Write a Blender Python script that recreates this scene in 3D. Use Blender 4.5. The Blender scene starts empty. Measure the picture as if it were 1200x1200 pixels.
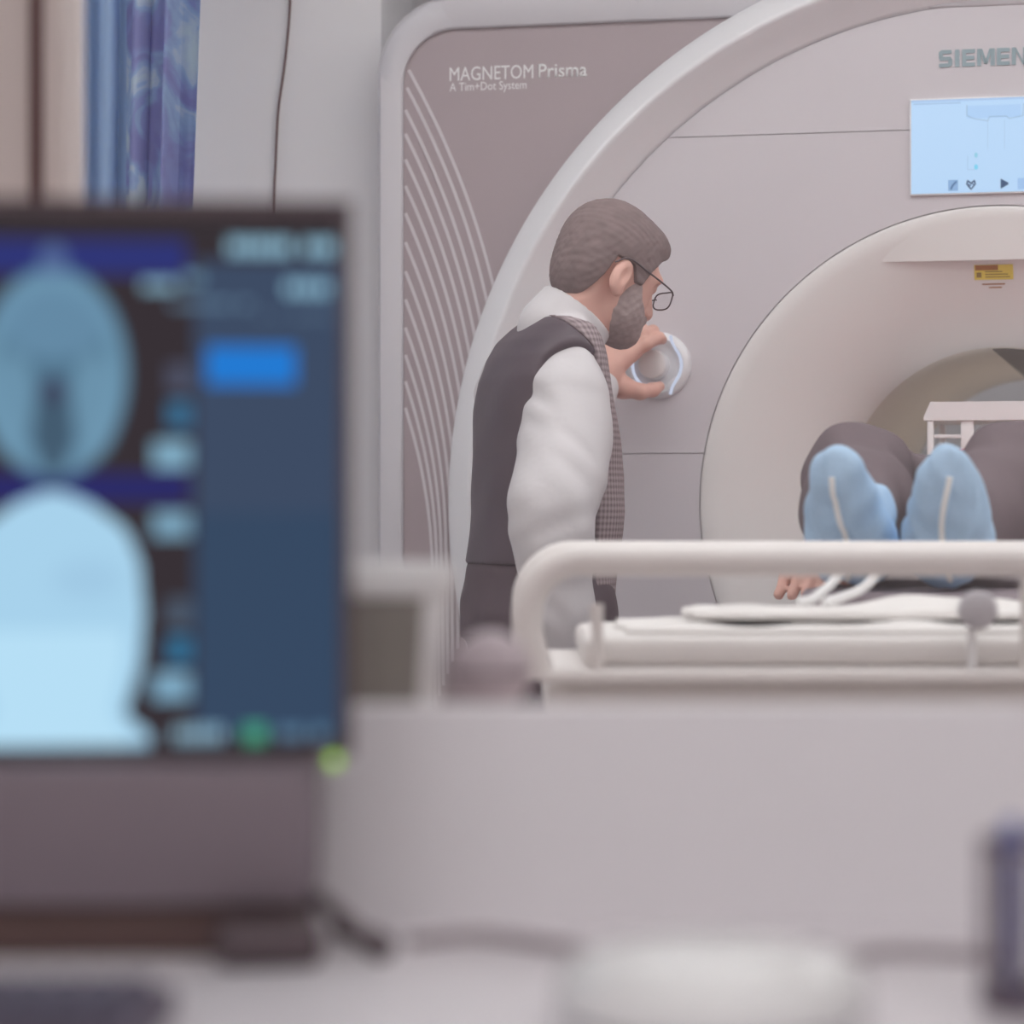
import bpy, bmesh, math, random
import numpy as np
from mathutils import Vector, Matrix

# ------------------------------------------------------------------ camera, world, light, exposure
sc = bpy.context.scene
COL = sc.collection
FPX = 3276.0            # focal length in pixels of the 1200 px frame
CAMZ = 1.03
cam_d = bpy.data.cameras.new('camera')
cam_d.sensor_fit = 'HORIZONTAL'; cam_d.sensor_width = 36.0; cam_d.sensor_height = 36.0
cam_d.lens = FPX / 1200.0 * 36.0
cam_d.dof.use_dof = True; cam_d.dof.focus_distance = 4.8; cam_d.dof.aperture_fstop = 3.2
cam_d.clip_start = 0.05; cam_d.clip_end = 60
cam = bpy.data.objects.new('camera', cam_d); COL.objects.link(cam)
cam.location = (0, 0, CAMZ); cam.rotation_euler = (math.pi / 2, 0, 0)
sc.camera = cam
world = bpy.data.worlds.new('world'); sc.world = world; world.use_nodes = True
world.node_tree.nodes['Background'].inputs[0].default_value = (0.55, 0.55, 0.6, 1)
world.node_tree.nodes['Background'].inputs[1].default_value = 0.3
sc.view_settings.view_transform = 'Standard'; sc.view_settings.look = 'None'
sc.view_settings.exposure = 0.0; sc.view_settings.gamma = 1.0
sc.view_settings.use_curve_mapping = False
sc.cycles.use_denoising = True
sc.cycles.max_bounces = 10; sc.cycles.diffuse_bounces = 5; sc.cycles.transparent_max_bounces = 12
LAMP_SCAN = 4.5          # radiance of the scanner room's ceiling panels
LAMP_CTRL = 5.0          # radiance of the control room's ceiling panels

# ------------------------------------------------------------------ helpers
def P(px, py, Y):
    return Vector(((px - 600.0) * Y / FPX, Y, CAMZ + (600.0 - py) * Y / FPX))
def lin(c):
    out = []
    for v in c[:3]:
        v /= 255.0
        out.append(v / 12.92 if v <= 0.04045 else ((v + 0.055) / 1.055) ** 2.4)
    return out
def alb(r, g, b, k=1.7):
    return tuple(min(0.86, v * k) for v in lin((r, g, b)))
MATS = {}
def mat(name, col, rough=0.5, var=0.05, vscale=6.0, bump=0.0, bscale=120.0, spec=0.5, metal=0.0, coat=0.0, sss=0.0):
    if name in MATS: return MATS[name]
    m = bpy.data.materials.new(name); m.use_nodes = True
    nt = m.node_tree; b = nt.nodes['Principled BSDF']
    tc = nt.nodes.new('ShaderNodeTexCoord'); nz = nt.nodes.new('ShaderNodeTexNoise')
    nz.inputs['Scale'].default_value = vscale; nz.inputs['Detail'].default_value = 3
    nt.links.new(tc.outputs['Object'], nz.inputs['Vector'])
    mx = nt.nodes.new('ShaderNodeMix'); mx.data_type = 'RGBA'
    mx.inputs[6].default_value = tuple(c * (1 - var) for c in col) + (1,)
    mx.inputs[7].default_value = tuple(min(0.9, c * (1 + var)) for c in col) + (1,)
    nt.links.new(nz.outputs['Fac'], mx.inputs[0]); nt.links.new(mx.outputs[2], b.inputs['Base Color'])
    b.inputs['Roughness'].default_value = rough; b.inputs['Metallic'].default_value = metal
    b.inputs['Specular IOR Level'].default_value = spec; b.inputs['Coat Weight'].default_value = coat
    if sss:
        b.inputs['Subsurface Weight'].default_value = sss
        b.inputs['Subsurface Radius'].default_value = (0.01, 0.004, 0.002); b.inputs['Subsurface Scale'].default_value = 0.5
    if bump:
        n2 = nt.nodes.new('ShaderNodeTexNoise'); n2.inputs['Scale'].default_value = bscale; n2.inputs['Detail'].default_value = 3
        bp = nt.nodes.new('ShaderNodeBump'); bp.inputs['Strength'].default_value = bump; bp.inputs['Distance'].default_value = 0.003
        nt.links.new(tc.outputs['Object'], n2.inputs['Vector']); nt.links.new(n2.outputs['Fac'], bp.inputs['Height'])
        nt.links.new(bp.outputs['Normal'], b.inputs['Normal'])
    MATS[name] = m
    return m
def emit(name, col, s):
    m = bpy.data.materials.new(name); m.use_nodes = True; nt = m.node_tree
    for n in list(nt.nodes):
        if n.type != 'OUTPUT_MATERIAL': nt.nodes.remove(n)
    e = nt.nodes.new('ShaderNodeEmission'); e.inputs[0].default_value = tuple(col) + (1,); e.inputs[1].default_value = s
    nt.links.new(e.outputs[0], [n for n in nt.nodes if n.type == 'OUTPUT_MATERIAL'][0].inputs[0])
    return m
def screen_mat(name, s=1.0):
    m = emit(name, (1, 1, 1), s); nt = m.node_tree
    a = nt.nodes.new('ShaderNodeVertexColor'); a.layer_name = 'pixels'
    e = [n for n in nt.nodes if n.type == 'EMISSION'][0]
    nt.links.new(a.outputs['Color'], e.inputs[0])
    return m

def link(o, parent=None):
    COL.objects.link(o)
    if parent is not None: o.parent = parent
    return o
def tag(o, label=None, cat=None, group=None, kind=None):
    if label: o['label'] = label
    if cat: o['category'] = cat
    if group: o['group'] = group
    if kind: o['kind'] = kind
    return o
def empty(name, loc=(0, 0, 0), rz=0.0, label=None, cat=None, group=None):
    o = bpy.data.objects.new(name, None); o.empty_display_size = 0.05; link(o)
    o.location = loc; o.rotation_euler = (0, 0, rz)
    return tag(o, label, cat, group)
def obj(name, bm, m, parent=None, smooth=True, loc=None, angle=40):
    me = bpy.data.meshes.new(name)
    bmesh.ops.recalc_face_normals(bm, faces=bm.faces[:])
    bm.to_mesh(me); bm.free()
    if smooth:
        me.polygons.foreach_set('use_smooth', [True] * len(me.polygons))
        me.set_sharp_from_angle(angle=math.radians(angle))
    me.materials.append(m)
    o = link(bpy.data.objects.new(name, me), parent)
    if loc is not None: o.location = loc
    return o
def add_box(bm, lo, hi, bev=0.0, seg=2, rot=None):
    lo = Vector(lo); hi = Vector(hi); c = (lo + hi) / 2; s = hi - lo
    r = bmesh.ops.create_cube(bm, size=1.0); vs = r['verts']
    for v in vs: v.co = Vector((v.co.x * s.x, v.co.y * s.y, v.co.z * s.z))
    if bev > 0:
        es = list({e for v in vs for e in v.link_edges})
        rb = bmesh.ops.bevel(bm, geom=es, offset=bev, segments=seg, affect='EDGES', profile=0.5)
        vs = list({v for f in rb['faces'] for v in f.verts} | {v for v in vs if v.is_valid})
    for v in vs:
        if rot is not None: v.co = rot @ v.co
        v.co += c
    return vs
def box(name, lo, hi, m, parent=None, bev=0.0, seg=2):
    bm = bmesh.new(); add_box(bm, lo, hi, bev, seg); return obj(name, bm, m, parent)
def add_lathe(bm, prof, n=64, mtx=None, closed=False):
    """prof: list of (r, h); the axis is local z (h)"""
    mtx = mtx or Matrix.Identity(4); rings = []
    for (r, h) in prof:
        if r < 1e-6: rings.append([bm.verts.new(mtx @ Vector((0, 0, h)))])
        else: rings.append([bm.verts.new(mtx @ Vector((r * math.cos(2 * math.pi * i / n), r * math.sin(2 * math.pi * i / n), h))) for i in range(n)])
    pairs = list(zip(rings, rings[1:])) + ([(rings[-1], rings[0])] if closed else [])
    for a, b in pairs:
        for i in range(n):
            j = (i + 1) % n
            if len(a) == 1 and len(b) == 1: continue
            if len(a) == 1: bm.faces.new((a[0], b[j], b[i]))
            elif len(b) == 1: bm.faces.new((a[i], a[j], b[0]))
            else: bm.faces.new((a[i], a[j], b[j], b[i]))
def add_tube(bm, pts, r, n=12, cap=True):
    pts = [Vector(p) for p in pts]; N = len(pts)
    rs = r if isinstance(r, (list, tuple)) else [r] * N
    t0 = (pts[1] - pts[0]).normalized()
    up = Vector((0, 0, 1)) if abs(t0.z) < 0.9 else Vector((1, 0, 0))
    nrm = t0.cross(up).normalized(); prev = None; first = None
    for i, p in enumerate(pts):
        t = (pts[min(i + 1, N - 1)] - pts[max(i - 1, 0)]).normalized()
        nrm = (nrm - t * nrm.dot(t)).normalized(); bi = t.cross(nrm)
        ring = [bm.verts.new(p + (nrm * math.cos(2 * math.pi * k / n) + bi * math.sin(2 * math.pi * k / n)) * rs[i]) for k in range(n)]
        if prev:
            for k in range(n): bm.faces.new((prev[k], prev[(k + 1) % n], ring[(k + 1) % n], ring[k]))
        else: first = ring
        prev = ring
    if cap:
        bm.faces.new(first[::-1]); bm.faces.new(prev)
def smooth_path(pts, n=8):
    pts = [Vector(p) for p in pts]; out = []
    q = [pts[0] * 2 - pts[1]] + pts + [pts[-1] * 2 - pts[-2]]
    for i in range(1, len(q) - 2):
        a, b, c, d = q[i - 1], q[i], q[i + 1], q[i + 2]
        for k in range(n):
            t = k / n
            out.append(0.5 * ((2 * b) + (c - a) * t + (2 * a - 5 * b + 4 * c - d) * t * t + (3 * b - a - 3 * c + d) * t ** 3))
    out.append(pts[-1]); return out
def tube(name, pts, r, m, parent=None, n=12, sm=0):
    bm = bmesh.new(); add_tube(bm, smooth_path(pts, sm) if sm else pts, r, n); return obj(name, bm, m, parent, angle=60)
FACE = Matrix(((1, 0, 0, 0), (0, 0, 1, 0), (0, 1, 0, 0), (0, 0, 0, 1)))     # lathe axis z -> y (into the scanner)
def text(name, body, x0, x1, z, y, m, parent, ex=0.0008, bold=0.0, tall=None):
    """lettering standing in the local xz plane, reading along +x, from x0 to x1 with its baseline at z"""
    cu = bpy.data.curves.new(name + '_curve', 'FONT'); cu.body = body; cu.size = 1.0; cu.offset = bold; cu.resolution_u = 3
    t = bpy.data.objects.new(name + '_curve', cu); COL.objects.link(t)
    bpy.context.view_layer.update()
    me = bpy.data.meshes.new_from_object(t.evaluated_get(bpy.context.evaluated_depsgraph_get()))
    bpy.data.objects.remove(t); bpy.data.curves.remove(cu)
    co = np.zeros(len(me.vertices) * 3); me.vertices.foreach_get('co', co); co = co.reshape(-1, 3)
    s = (x1 - x0) / (co[:, 0].max() - co[:, 0].min()); sz = tall / co[:, 1].max() if tall else s
    new = np.stack([x0 + (co[:, 0] - co[:, 0].min()) * s, np.full(len(co), y), z + co[:, 1] * sz], 1)
    me.vertices.foreach_set('co', new.ravel()); me.name = name
    bm = bmesh.new(); bm.from_mesh(me)
    r = bmesh.ops.extrude_face_region(bm, geom=bm.faces[:])
    for v in [g for g in r['geom'] if isinstance(g, bmesh.types.BMVert)]: v.co.y -= ex
    bpy.data.meshes.remove(me)
    return obj(name, bm, m, parent, smooth=False)
def grid_screen(name, x0, x1, z0, z1, y, img, m, parent):
    """a flat lit panel in the local xz plane; img[row from top][col] linear colours held per face corner point"""
    h, w, _ = img.shape
    xs = np.linspace(x0, x1, w); zs = np.linspace(z1, z0, h)
    X, Z = np.meshgrid(xs, zs); co = np.stack([X.ravel(), np.full(X.size, y), Z.ravel()], 1)
    i = np.arange(h * w).reshape(h, w)
    q = np.stack([i[:-1, :-1], i[1:, :-1], i[1:, 1:], i[:-1, 1:]], -1).reshape(-1, 4)
    me = np_mesh(name, co, q, smooth=False)
    a = me.color_attributes.new('pixels', 'FLOAT_COLOR', 'POINT')
    a.data.foreach_set('color', np.concatenate([img.reshape(-1, 3), np.ones((h * w, 1))], 1).astype(np.float32).ravel())
    me.materials.append(m)
    return link(bpy.data.objects.new(name, me), parent)
def np_mesh(name, co, q, smooth=True):
    me = bpy.data.meshes.new(name)
    me.vertices.add(len(co)); me.vertices.foreach_set('co', np.asarray(co, np.float32).ravel())
    me.loops.add(q.size); me.loops.foreach_set('vertex_index', q.astype(np.int32).ravel())
    me.polygons.add(len(q)); me.polygons.foreach_set('loop_start', np.arange(0, q.size, q.shape[1], dtype=np.int32))
    me.polygons.foreach_set('use_smooth', np.full(len(q), smooth))
    me.update(calc_edges=True); me.validate()
    return me

# ---- implicit surfaces meshed by surface nets: used for bodies and clothes
def ar(*segs):
    """rectilinear coordinates: (start, end, step) pieces laid end to end"""
    out = []
    for a, b, h in segs:
        n = max(1, int(round((b - a) / h))); out += list(np.linspace(a, b, n, endpoint=False))
    out.append(segs[-1][1]); return np.array(out, np.float32)
class Field:
    def __init__(s, xs, ys, zs):
        s.xs, s.ys, s.zs = xs, ys, zs
        s.F = np.full((len(xs), len(ys), len(zs)), 0.2, np.float32)
    def sub(s, lo, hi):
        sl = []
        for c, a, b in zip((s.xs, s.ys, s.zs), lo, hi):
            i = max(0, int(np.searchsorted(c, a)) - 1); j = min(len(c), int(np.searchsorted(c, b)) + 1); sl.append(slice(i, max(j, i + 1)))
        sl = tuple(sl)
        return sl, s.xs[sl[0]][:, None, None], s.ys[sl[1]][None, :, None], s.zs[sl[2]][None, None, :]
    def comb(s, sl, d, k, op):
        a = s.F[sl]
        if op == 'u':
            h = np.maximum(k - np.abs(a - d), 0) / max(k, 1e-6); s.F[sl] = np.minimum(a, d) - h * h * k * 0.25
        else:
            d = -d; h = np.maximum(k - np.abs(a - d), 0) / max(k, 1e-6); s.F[sl] = np.maximum(a, d) + h * h * k * 0.25
    def ell(s, c, r, M=None, k=0.012, op='u'):
        R = max(r) + k + 0.02; sl, X, Y, Z = s.sub([v - R for v in c], [v + R for v in c])
        x, y, z = X - c[0], Y - c[1], Z - c[2]
        if M is not None:
            x, y, z = (M[0][0] * x + M[0][1] * y + M[0][2] * z, M[1][0] * x + M[1][1] * y + M[1][2] * z, M[2][0] * x + M[2][1] * y + M[2][2] * z)
        k0 = np.sqrt((x / r[0]) ** 2 + (y / r[1]) ** 2 + (z / r[2]) ** 2)
        k1 = np.sqrt((x / r[0] ** 2) ** 2 + (y / r[1] ** 2) ** 2 + (z / r[2] ** 2) ** 2)
        s.comb(sl, k0 * (k0 - 1) / np.maximum(k1, 1e-6), k, op)
    def cap(s, a, b, ra, rb, k=0.012, op='u'):
        a = np.array(a, float); b = np.array(b, float); R = max(ra, rb) + k + 0.02
        sl, X, Y, Z = s.sub(np.minimum(a, b) - R, np.maximum(a, b) + R)
        d = b - a; L = max(float(d @ d), 1e-9)
        t = np.clip(((X - a[0]) * d[0] + (Y - a[1]) * d[1] + (Z - a[2]) * d[2]) / L, 0, 1)
        dist = np.sqrt((X - a[0] - t * d[0]) ** 2 + (Y - a[1] - t * d[1]) ** 2 + (Z - a[2] - t * d[2]) ** 2)
        s.comb(sl, dist - (ra + (rb - ra) * t), k, op)
    def chain(s, pts, rs, k=0.012):
        for i in range(len(pts) - 1): s.cap(pts[i], pts[i + 1], rs[i], rs[i + 1], k)
    def loft(s, tz, cx, cy, a, b, f, k=0.012, pw=2.4):
        """stacked ovals: heights tz, centres, half depth a along f, half width b across it"""
        sl, X, Y, Z = s.sub((-9, -9, min(tz) - 0.06), (9, 9, max(tz) + 0.06))
        o = np.argsort(tz); T = np.array(tz)[o]; I = lambda v: np.interp(Z, T, np.array(v)[o]).astype(np.float32)
        x = X - I(cx); y = Y - I(cy); A, B = I(a), I(b)
        p = np.abs(x * f[0] + y * f[1]) / A; q = np.abs(-x * f[1] + y * f[0]) / B
        d = ((p ** pw + q ** pw) ** (1 / pw) - 1) * np.minimum(A, B)
        d = np.maximum(d, np.maximum(Z - T[-1], T[0] - Z))
        s.comb(sl, d, k, 'u')
    def grids(s): return s.xs[:, None, None], s.ys[None, :, None], s.zs[None, None, :]
    def clip(s, fn):                       # keep where fn < 0
        s.F = np.maximum(s.F, fn(*s.grids())).astype(np.float32)
    def bend(s, fn):                       # add a displacement
        s.F = (s.F + fn(*s.grids())).astype(np.float32)
    def mesh(s, name, base=(0, 0, 0), world=None):
        F = s.F; F[0] = F[-1] = 0.1; F[:, 0] = F[:, -1] = 0.1; F[:, :, 0] = F[:, :, -1] = 0.1
        ins = F < 0; nx, ny, nz = F.shape
        offs = [(i, j, k) for i in (0, 1) for j in (0, 1) for k in (0, 1)]
        cnt = np.zeros((nx - 1, ny - 1, nz - 1), np.uint8)
        for i, j, k in offs: cnt += ins[i:nx - 1 + i, j:ny - 1 + j, k:nz - 1 + k]
        act = np.argwhere((cnt > 0) & (cnt < 8)); idm = np.full(cnt.shape, -1, np.int32)
        idm[act[:, 0], act[:, 1], act[:, 2]] = np.arange(len(act))
        val = np.stack([F[act[:, 0] + i, act[:, 1] + j, act[:, 2] + k] for i, j, k in offs], 1)
        acc = np.zeros((len(act), 3)); n = np.zeros(len(act))
        for p in range(8):
            for q in range(p + 1, 8):
                dd = np.array(offs[q]) - np.array(offs[p])
                if np.abs(dd).sum() != 1: continue
                va, vb = val[:, p], val[:, q]; m = (va < 0) != (vb < 0)
                t = np.where(m, va / np.where(m, va - vb, 1), 0)
                acc += m[:, None] * (np.array(offs[p])[None] + t[:, None] * dd[None]); n += m
        pos = act + acc / n[:, None]
        co = np.stack([np.interp(pos[:, a], np.arange(len(c)), c) for a, c in enumerate((s.xs, s.ys, s.zs))], 1)
        quads = []
        for ax in range(3):
            sl0 = [slice(None)] * 3; sl1 = [slice(None)] * 3; sl0[ax] = slice(0, -1); sl1[ax] = slice(1, None)
            A = ins[tuple(sl0)]; e = np.argwhere(A != ins[tuple(sl1)])
            o1, o2 = [(1, 2), (2, 0), (0, 1)][ax]
            e = e[(e[:, o1] > 0) & (e[:, o2] > 0) & (e[:, o1] < idm.shape[o1]) & (e[:, o2] < idm.shape[o2])]
            u = np.zeros(3, int); u[o1] = 1; w = np.zeros(3, int); w[o2] = 1
            g = lambda v: idm[v[:, 0], v[:, 1], v[:, 2]]
            q = np.stack([g(e - u - w), g(e - w), g(e), g(e - u)], 1)
            fl = ~A[e[:, 0], e[:, 1], e[:, 2]]; q[fl] = q[fl][:, ::-1]
            quads.append(q)
        q = np.concatenate(quads)
        if world is not None: co = world(co)
        return np_mesh(name, co - np.array(base)[None], q)
def put(me, m, parent, name=None):
    me.materials.append(m); return link(bpy.data.objects.new(name or me.name, me), parent)

# ------------------------------------------------------------------ materials
M_wall = mat('wall_paint', (0.84, 0.83, 0.845), 0.7, 0.02, 2, 0.05, 60)
M_wallc = mat('control_room_paint', alb(180, 170, 167), 0.7, 0.02, 2, 0.05, 60)
M_ceil = mat('ceiling_paint', (0.75, 0.74, 0.74), 0.8, 0.02)
M_floor = mat('vinyl_floor', (0.55, 0.53, 0.53), 0.4, 0.08, 10)
M_desk = mat('desk_laminate', alb(188, 184, 187), 0.35, 0.02, 4)
M_part = mat('partition_laminate', alb(184, 181, 184), 0.5, 0.03, 3)
M_trim = mat('window_frame_paint', alb(178, 168, 165), 0.5, 0.02)
M_gasket = mat('brown_gasket', alb(84, 60, 60), 0.6, 0.1)
M_mri_white = mat('scanner_white', alb(186, 186, 190), 0.28, 0.015, 3, coat=0.3)
M_mri_frame = mat('scanner_frame_grey', alb(168, 166, 170), 0.35, 0.015, 3)
M_mri_face = mat('scanner_face', alb(169, 165, 169), 0.3, 0.012, 3)
M_mri_dark = mat('scanner_taupe_panel', alb(137, 126, 129), 0.4, 0.03, 4)
M_line = mat('inlay_grey', alb(170, 165, 168), 0.4, 0.02)
M_funnel = mat('funnel_white', (0.85, 0.83, 0.82), 0.4, 0.015, 3)
M_bore = mat('bore_lining', (0.80, 0.74, 0.68), 0.5, 0.03, 4)
M_letter_t = mat('teal_grey_letter', alb(120, 136, 142), 0.5, 0.03)
M_letter_w = mat('white_letter', alb(205, 203, 206), 0.5, 0.02)
M_black = mat('black_plastic', alb(68, 57, 61), 0.45, 0.08, 20)
M_case = mat('dark_grey_case', alb(102, 92, 99), 0.5, 0.06, 8)
M_skin = mat('skin', alb(176, 138, 127), 0.55, 0.08, 25, 0.1, 300, sss=0.05)
M_hair = mat('brown_grey_hair', alb(102, 88, 88), 0.8, 0.24, 45, 0.35, 700)
M_beard = mat('grey_beard', alb(134, 120, 119), 0.8, 0.28, 110, 0.35, 800)
M_shirt = mat('white_shirt_cotton', alb(170, 167, 169), 0.75, 0.03, 12, 0.2, 90)
M_vest = mat('dark_vest_satin', alb(68, 58, 65), 0.5, 0.10, 14, 0.15, 60)
M_trouser = mat('dark_trousers', alb(74, 63, 69), 0.8, 0.12, 20, 0.2, 90)
M_ptrouser = mat('charcoal_trousers', alb(88, 77, 81), 0.85, 0.10, 14, 0.25, 60)
M_cover = mat('blue_nonwoven', alb(138, 162, 184), 0.7, 0.10, 40, 0.4, 120)
M_seam = mat('white_seam', alb(196, 194, 198), 0.6, 0.03)
M_sheet = mat('white_linen', alb(184, 181, 179), 0.8, 0.03, 10, 0.2, 40)
M_bed = mat('bed_cream_plastic', alb(186, 182, 180), 0.45, 0.03, 8)
M_pad = mat('grey_table_pad', alb(118, 108, 113), 0.7, 0.05, 10)
M_bolster = mat('light_grey_bolster', alb(150, 142, 146), 0.7, 0.04, 10)
M_red = mat('dark_red_knit', alb(160, 84, 80), 0.8, 0.1, 20)
M_coil = mat('coil_white', (0.86, 0.86, 0.87), 0.35, 0.02)

# ------------------------------------------------------------------ the setting
def struct(o): return tag(o, kind='structure')
struct(box('floor', (-3.2, -2.0, -0.06), (4.6, 7.6, 0.0), M_floor))
struct(box('ceiling', (-3.2, -2.0, 2.75), (4.6, 7.6, 2.81), M_ceil))
tag(bpy.data.objects['floor'], 'grey vinyl floor of both rooms'); tag(bpy.data.objects['ceiling'], 'white ceiling over both rooms')
struct(box('wall_left', (-3.2, -2.0, 0), (-3.1, 5.62, 2.75), M_wall))
struct(box('wall_right', (4.5, -2.0, 0), (4.6, 7.5, 2.75), M_wall))
struct(box('wall_rear', (-3.1, -2.0, 0), (4.5, -1.9, 2.75), M_wallc))
struct(box('wall_back', (-3.1, 5.62, 0), (-0.262, 7.5, 2.75), M_wall, bev=0.004))
struct(box('wall_far', (-0.262, 7.4, 0), (4.5, 7.5, 2.75), M_wall))
# wall with the observation window between control room and scanner room
JX = -0.400; RX = 1.35; WY0, WY1 = 2.50, 2.66; WZ0, WZ1 = 0.825, 2.25
bm = bmesh.new()
add_box(bm, (-3.1, WY0, 0), (JX - 0.031, WY1, 2.75)); add_box(bm, (RX + 0.053, WY0, 0), (4.5, WY1, 2.75))
add_box(bm, (JX - 0.031, WY0, 0), (RX + 0.053, WY1, WZ0)); add_box(bm, (JX - 0.031, WY0, WZ1), (RX + 0.053, WY1, 2.75))
struct(obj('wall_front', bm, M_wallc, smooth=False))
w1 = tag(empty('window_1', (JX, 2.55, WZ0)), 'large observation window pane between the rooms', kind='structure')
def wl(lo, hi): return [a - b for a, b in zip(lo, (JX, 2.55, WZ0))], [a - b for a, b in zip(hi, (JX, 2.55, WZ0))]
for lo, hi in (((JX - 0.018, 2.49, WZ0), (JX, 2.62, WZ1)), ((RX, 2.49, WZ0), (RX + 0.040, 2.62, WZ1)), ((JX, 2.49, WZ1 - 0.04), (RX, 2.62, WZ1))):
    box('window_frame', *wl(lo, hi), M_trim, w1, bev=0.003)
for lo, hi in (((JX - 0.031, 2.495, WZ0), (JX - 0.018, 2.62, WZ1)), ((RX + 0.040, 2.495, WZ0), (RX + 0.053, 2.62, WZ1))):
    box('gasket', *wl(lo, hi), M_gasket, w1)
mg = bpy.data.materials.new('window_glass'); mg.use_nodes = True; nt = mg.node_tree
for n in list(nt.nodes):
    if n.type != 'OUTPUT_MATERIAL': nt.nodes.remove(n)
tr = nt.nodes.new('ShaderNodeBsdfTransparent'); tr.inputs[0].default_value = (0.985, 0.975, 0.985, 1)
gl = nt.nodes.new('ShaderNodeBsdfGlossy'); gl.inputs['Roughness'].default_value = 0.02
df = nt.nodes.new('ShaderNodeBsdfTranslucent'); df.inputs[0].default_value = (0.85, 0.78, 0.78, 1)  # pinkish translucent veil mixed into the glass as haze, lifting dark tones
fr = nt.nodes.new('ShaderNodeFresnel'); fr.inputs[0].default_value = 1.3
nz = nt.nodes.new('ShaderNodeTexNoise'); nz.inputs['Scale'].default_value = 1.5
mr = nt.nodes.new('ShaderNodeMapRange'); mr.inputs['To Min'].default_value = 0.02; mr.inputs['To Max'].default_value = 0.05
mx1 = nt.nodes.new('ShaderNodeMixShader'); mx2 = nt.nodes.new('ShaderNodeMixShader')
nt.links.new(nz.outputs['Fac'], mr.inputs['Value']); nt.links.new(mr.outputs[0], mx1.inputs[0])
nt.links.new(tr.outputs[0], mx1.inputs[1]); nt.links.new(df.outputs[0], mx1.inputs[2])
nt.links.new(fr.outputs[0], mx2.inputs[0]); nt.links.new(mx1.outputs[0], mx2.inputs[1]); nt.links.new(gl.outputs[0], mx2.inputs[2])
nt.links.new(mx2.outputs[0], [n for n in nt.nodes if n.type == 'OUTPUT_MATERIAL'][0].inputs[0])
bm = bmesh.new(); vs = [bm.verts.new(v) for v in ((0, 0.03, 0), (RX - JX, 0.03, 0), (RX - JX, 0.03, WZ1 - WZ0 - 0.04), (0, 0.03, WZ1 - WZ0 - 0.04))]
bm.faces.new(vs); obj('glass_pane', bm, mg, w1, smooth=False)
SILLZ = CAMZ - 0.190
struct(tag(box('trim_1', (JX - 0.6, 1.868, SILLZ - 0.03), (RX, 2.498, SILLZ), M_trim, bev=0.003), 'deep window ledge behind the desk partition'))
# ceiling light panels
def ceiling_lamp(x, y, sx, sy, rad, label, group, tint=(0.98, 1.0, 0.99)):
    t = empty('ceiling_light', (x, y, 2.75), 0, label, 'ceiling light', group)
    bm = bmesh.new()
    for lo, hi in (((-sx, -sy, -.05), (sx, -sy + .03, 0)), ((-sx, sy - .03, -.05), (sx, sy, 0)), ((-sx, -sy + .03, -.05), (-sx + .03, sy - .03, 0)), ((sx - .03, -sy + .03, -.05), (sx, sy - .03, 0))):
        add_box(bm, lo, hi)
    obj('frame', bm, M_trim, t, smooth=False)
    bm = bmesh.new(); add_box(bm, (-sx + .03, -sy + .03, -.035), (sx - .03, sy - .03, -.004))
    obj('diffuser', bm, emit('lamp_diffuser', tint, rad), t, smooth=False)
ROWW = {3.15: 'row over the window', 4.3: 'row over the scanner front', 4.5: 'row over the scanner front', 0.5: 'row over the desk', -0.9: 'row behind the camera'}
for (x, y) in ((-1.3, 3.15), (0.2, 3.15), (1.7, 3.15), (3.2, 3.15), (-1.3, 4.5), (0.2, 4.3), (1.7, 4.3), (3.2, 4.3)):
    ceiling_lamp(x, y, 0.6, 0.3, LAMP_SCAN, 'scanner room ceiling light panel, ' + {-1.3: 'first', 0.2: 'second', 1.7: 'third', 3.2: 'fourth'}[x] + ' from left in ' + ROWW[y], 'scanner room ceiling lights')
for (x, y) in ((-1.0, 0.5), (0.4, 0.5), (1.8, 0.5), (-1.0, -0.9), (0.6, -0.9)):
    ceiling_lamp(x, y, 0.6, 0.3, LAMP_CTRL, 'control room ceiling light panel, ' + {-1.0: 'first', 0.4: 'second', 1.8: 'third', 0.6: 'second'}[x] + ' from left in ' + ROWW[y], 'control room ceiling lights', (1.0, 0.985, 0.985))

ceiling_lamp(1.5, 7.05, 0.6, 0.25, LAMP_SCAN, 'added ceiling fill panel behind the scanner by the far wall', 'scanner room ceiling lights')  # unseen panel added to lighten the dark far end of the bore

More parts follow.
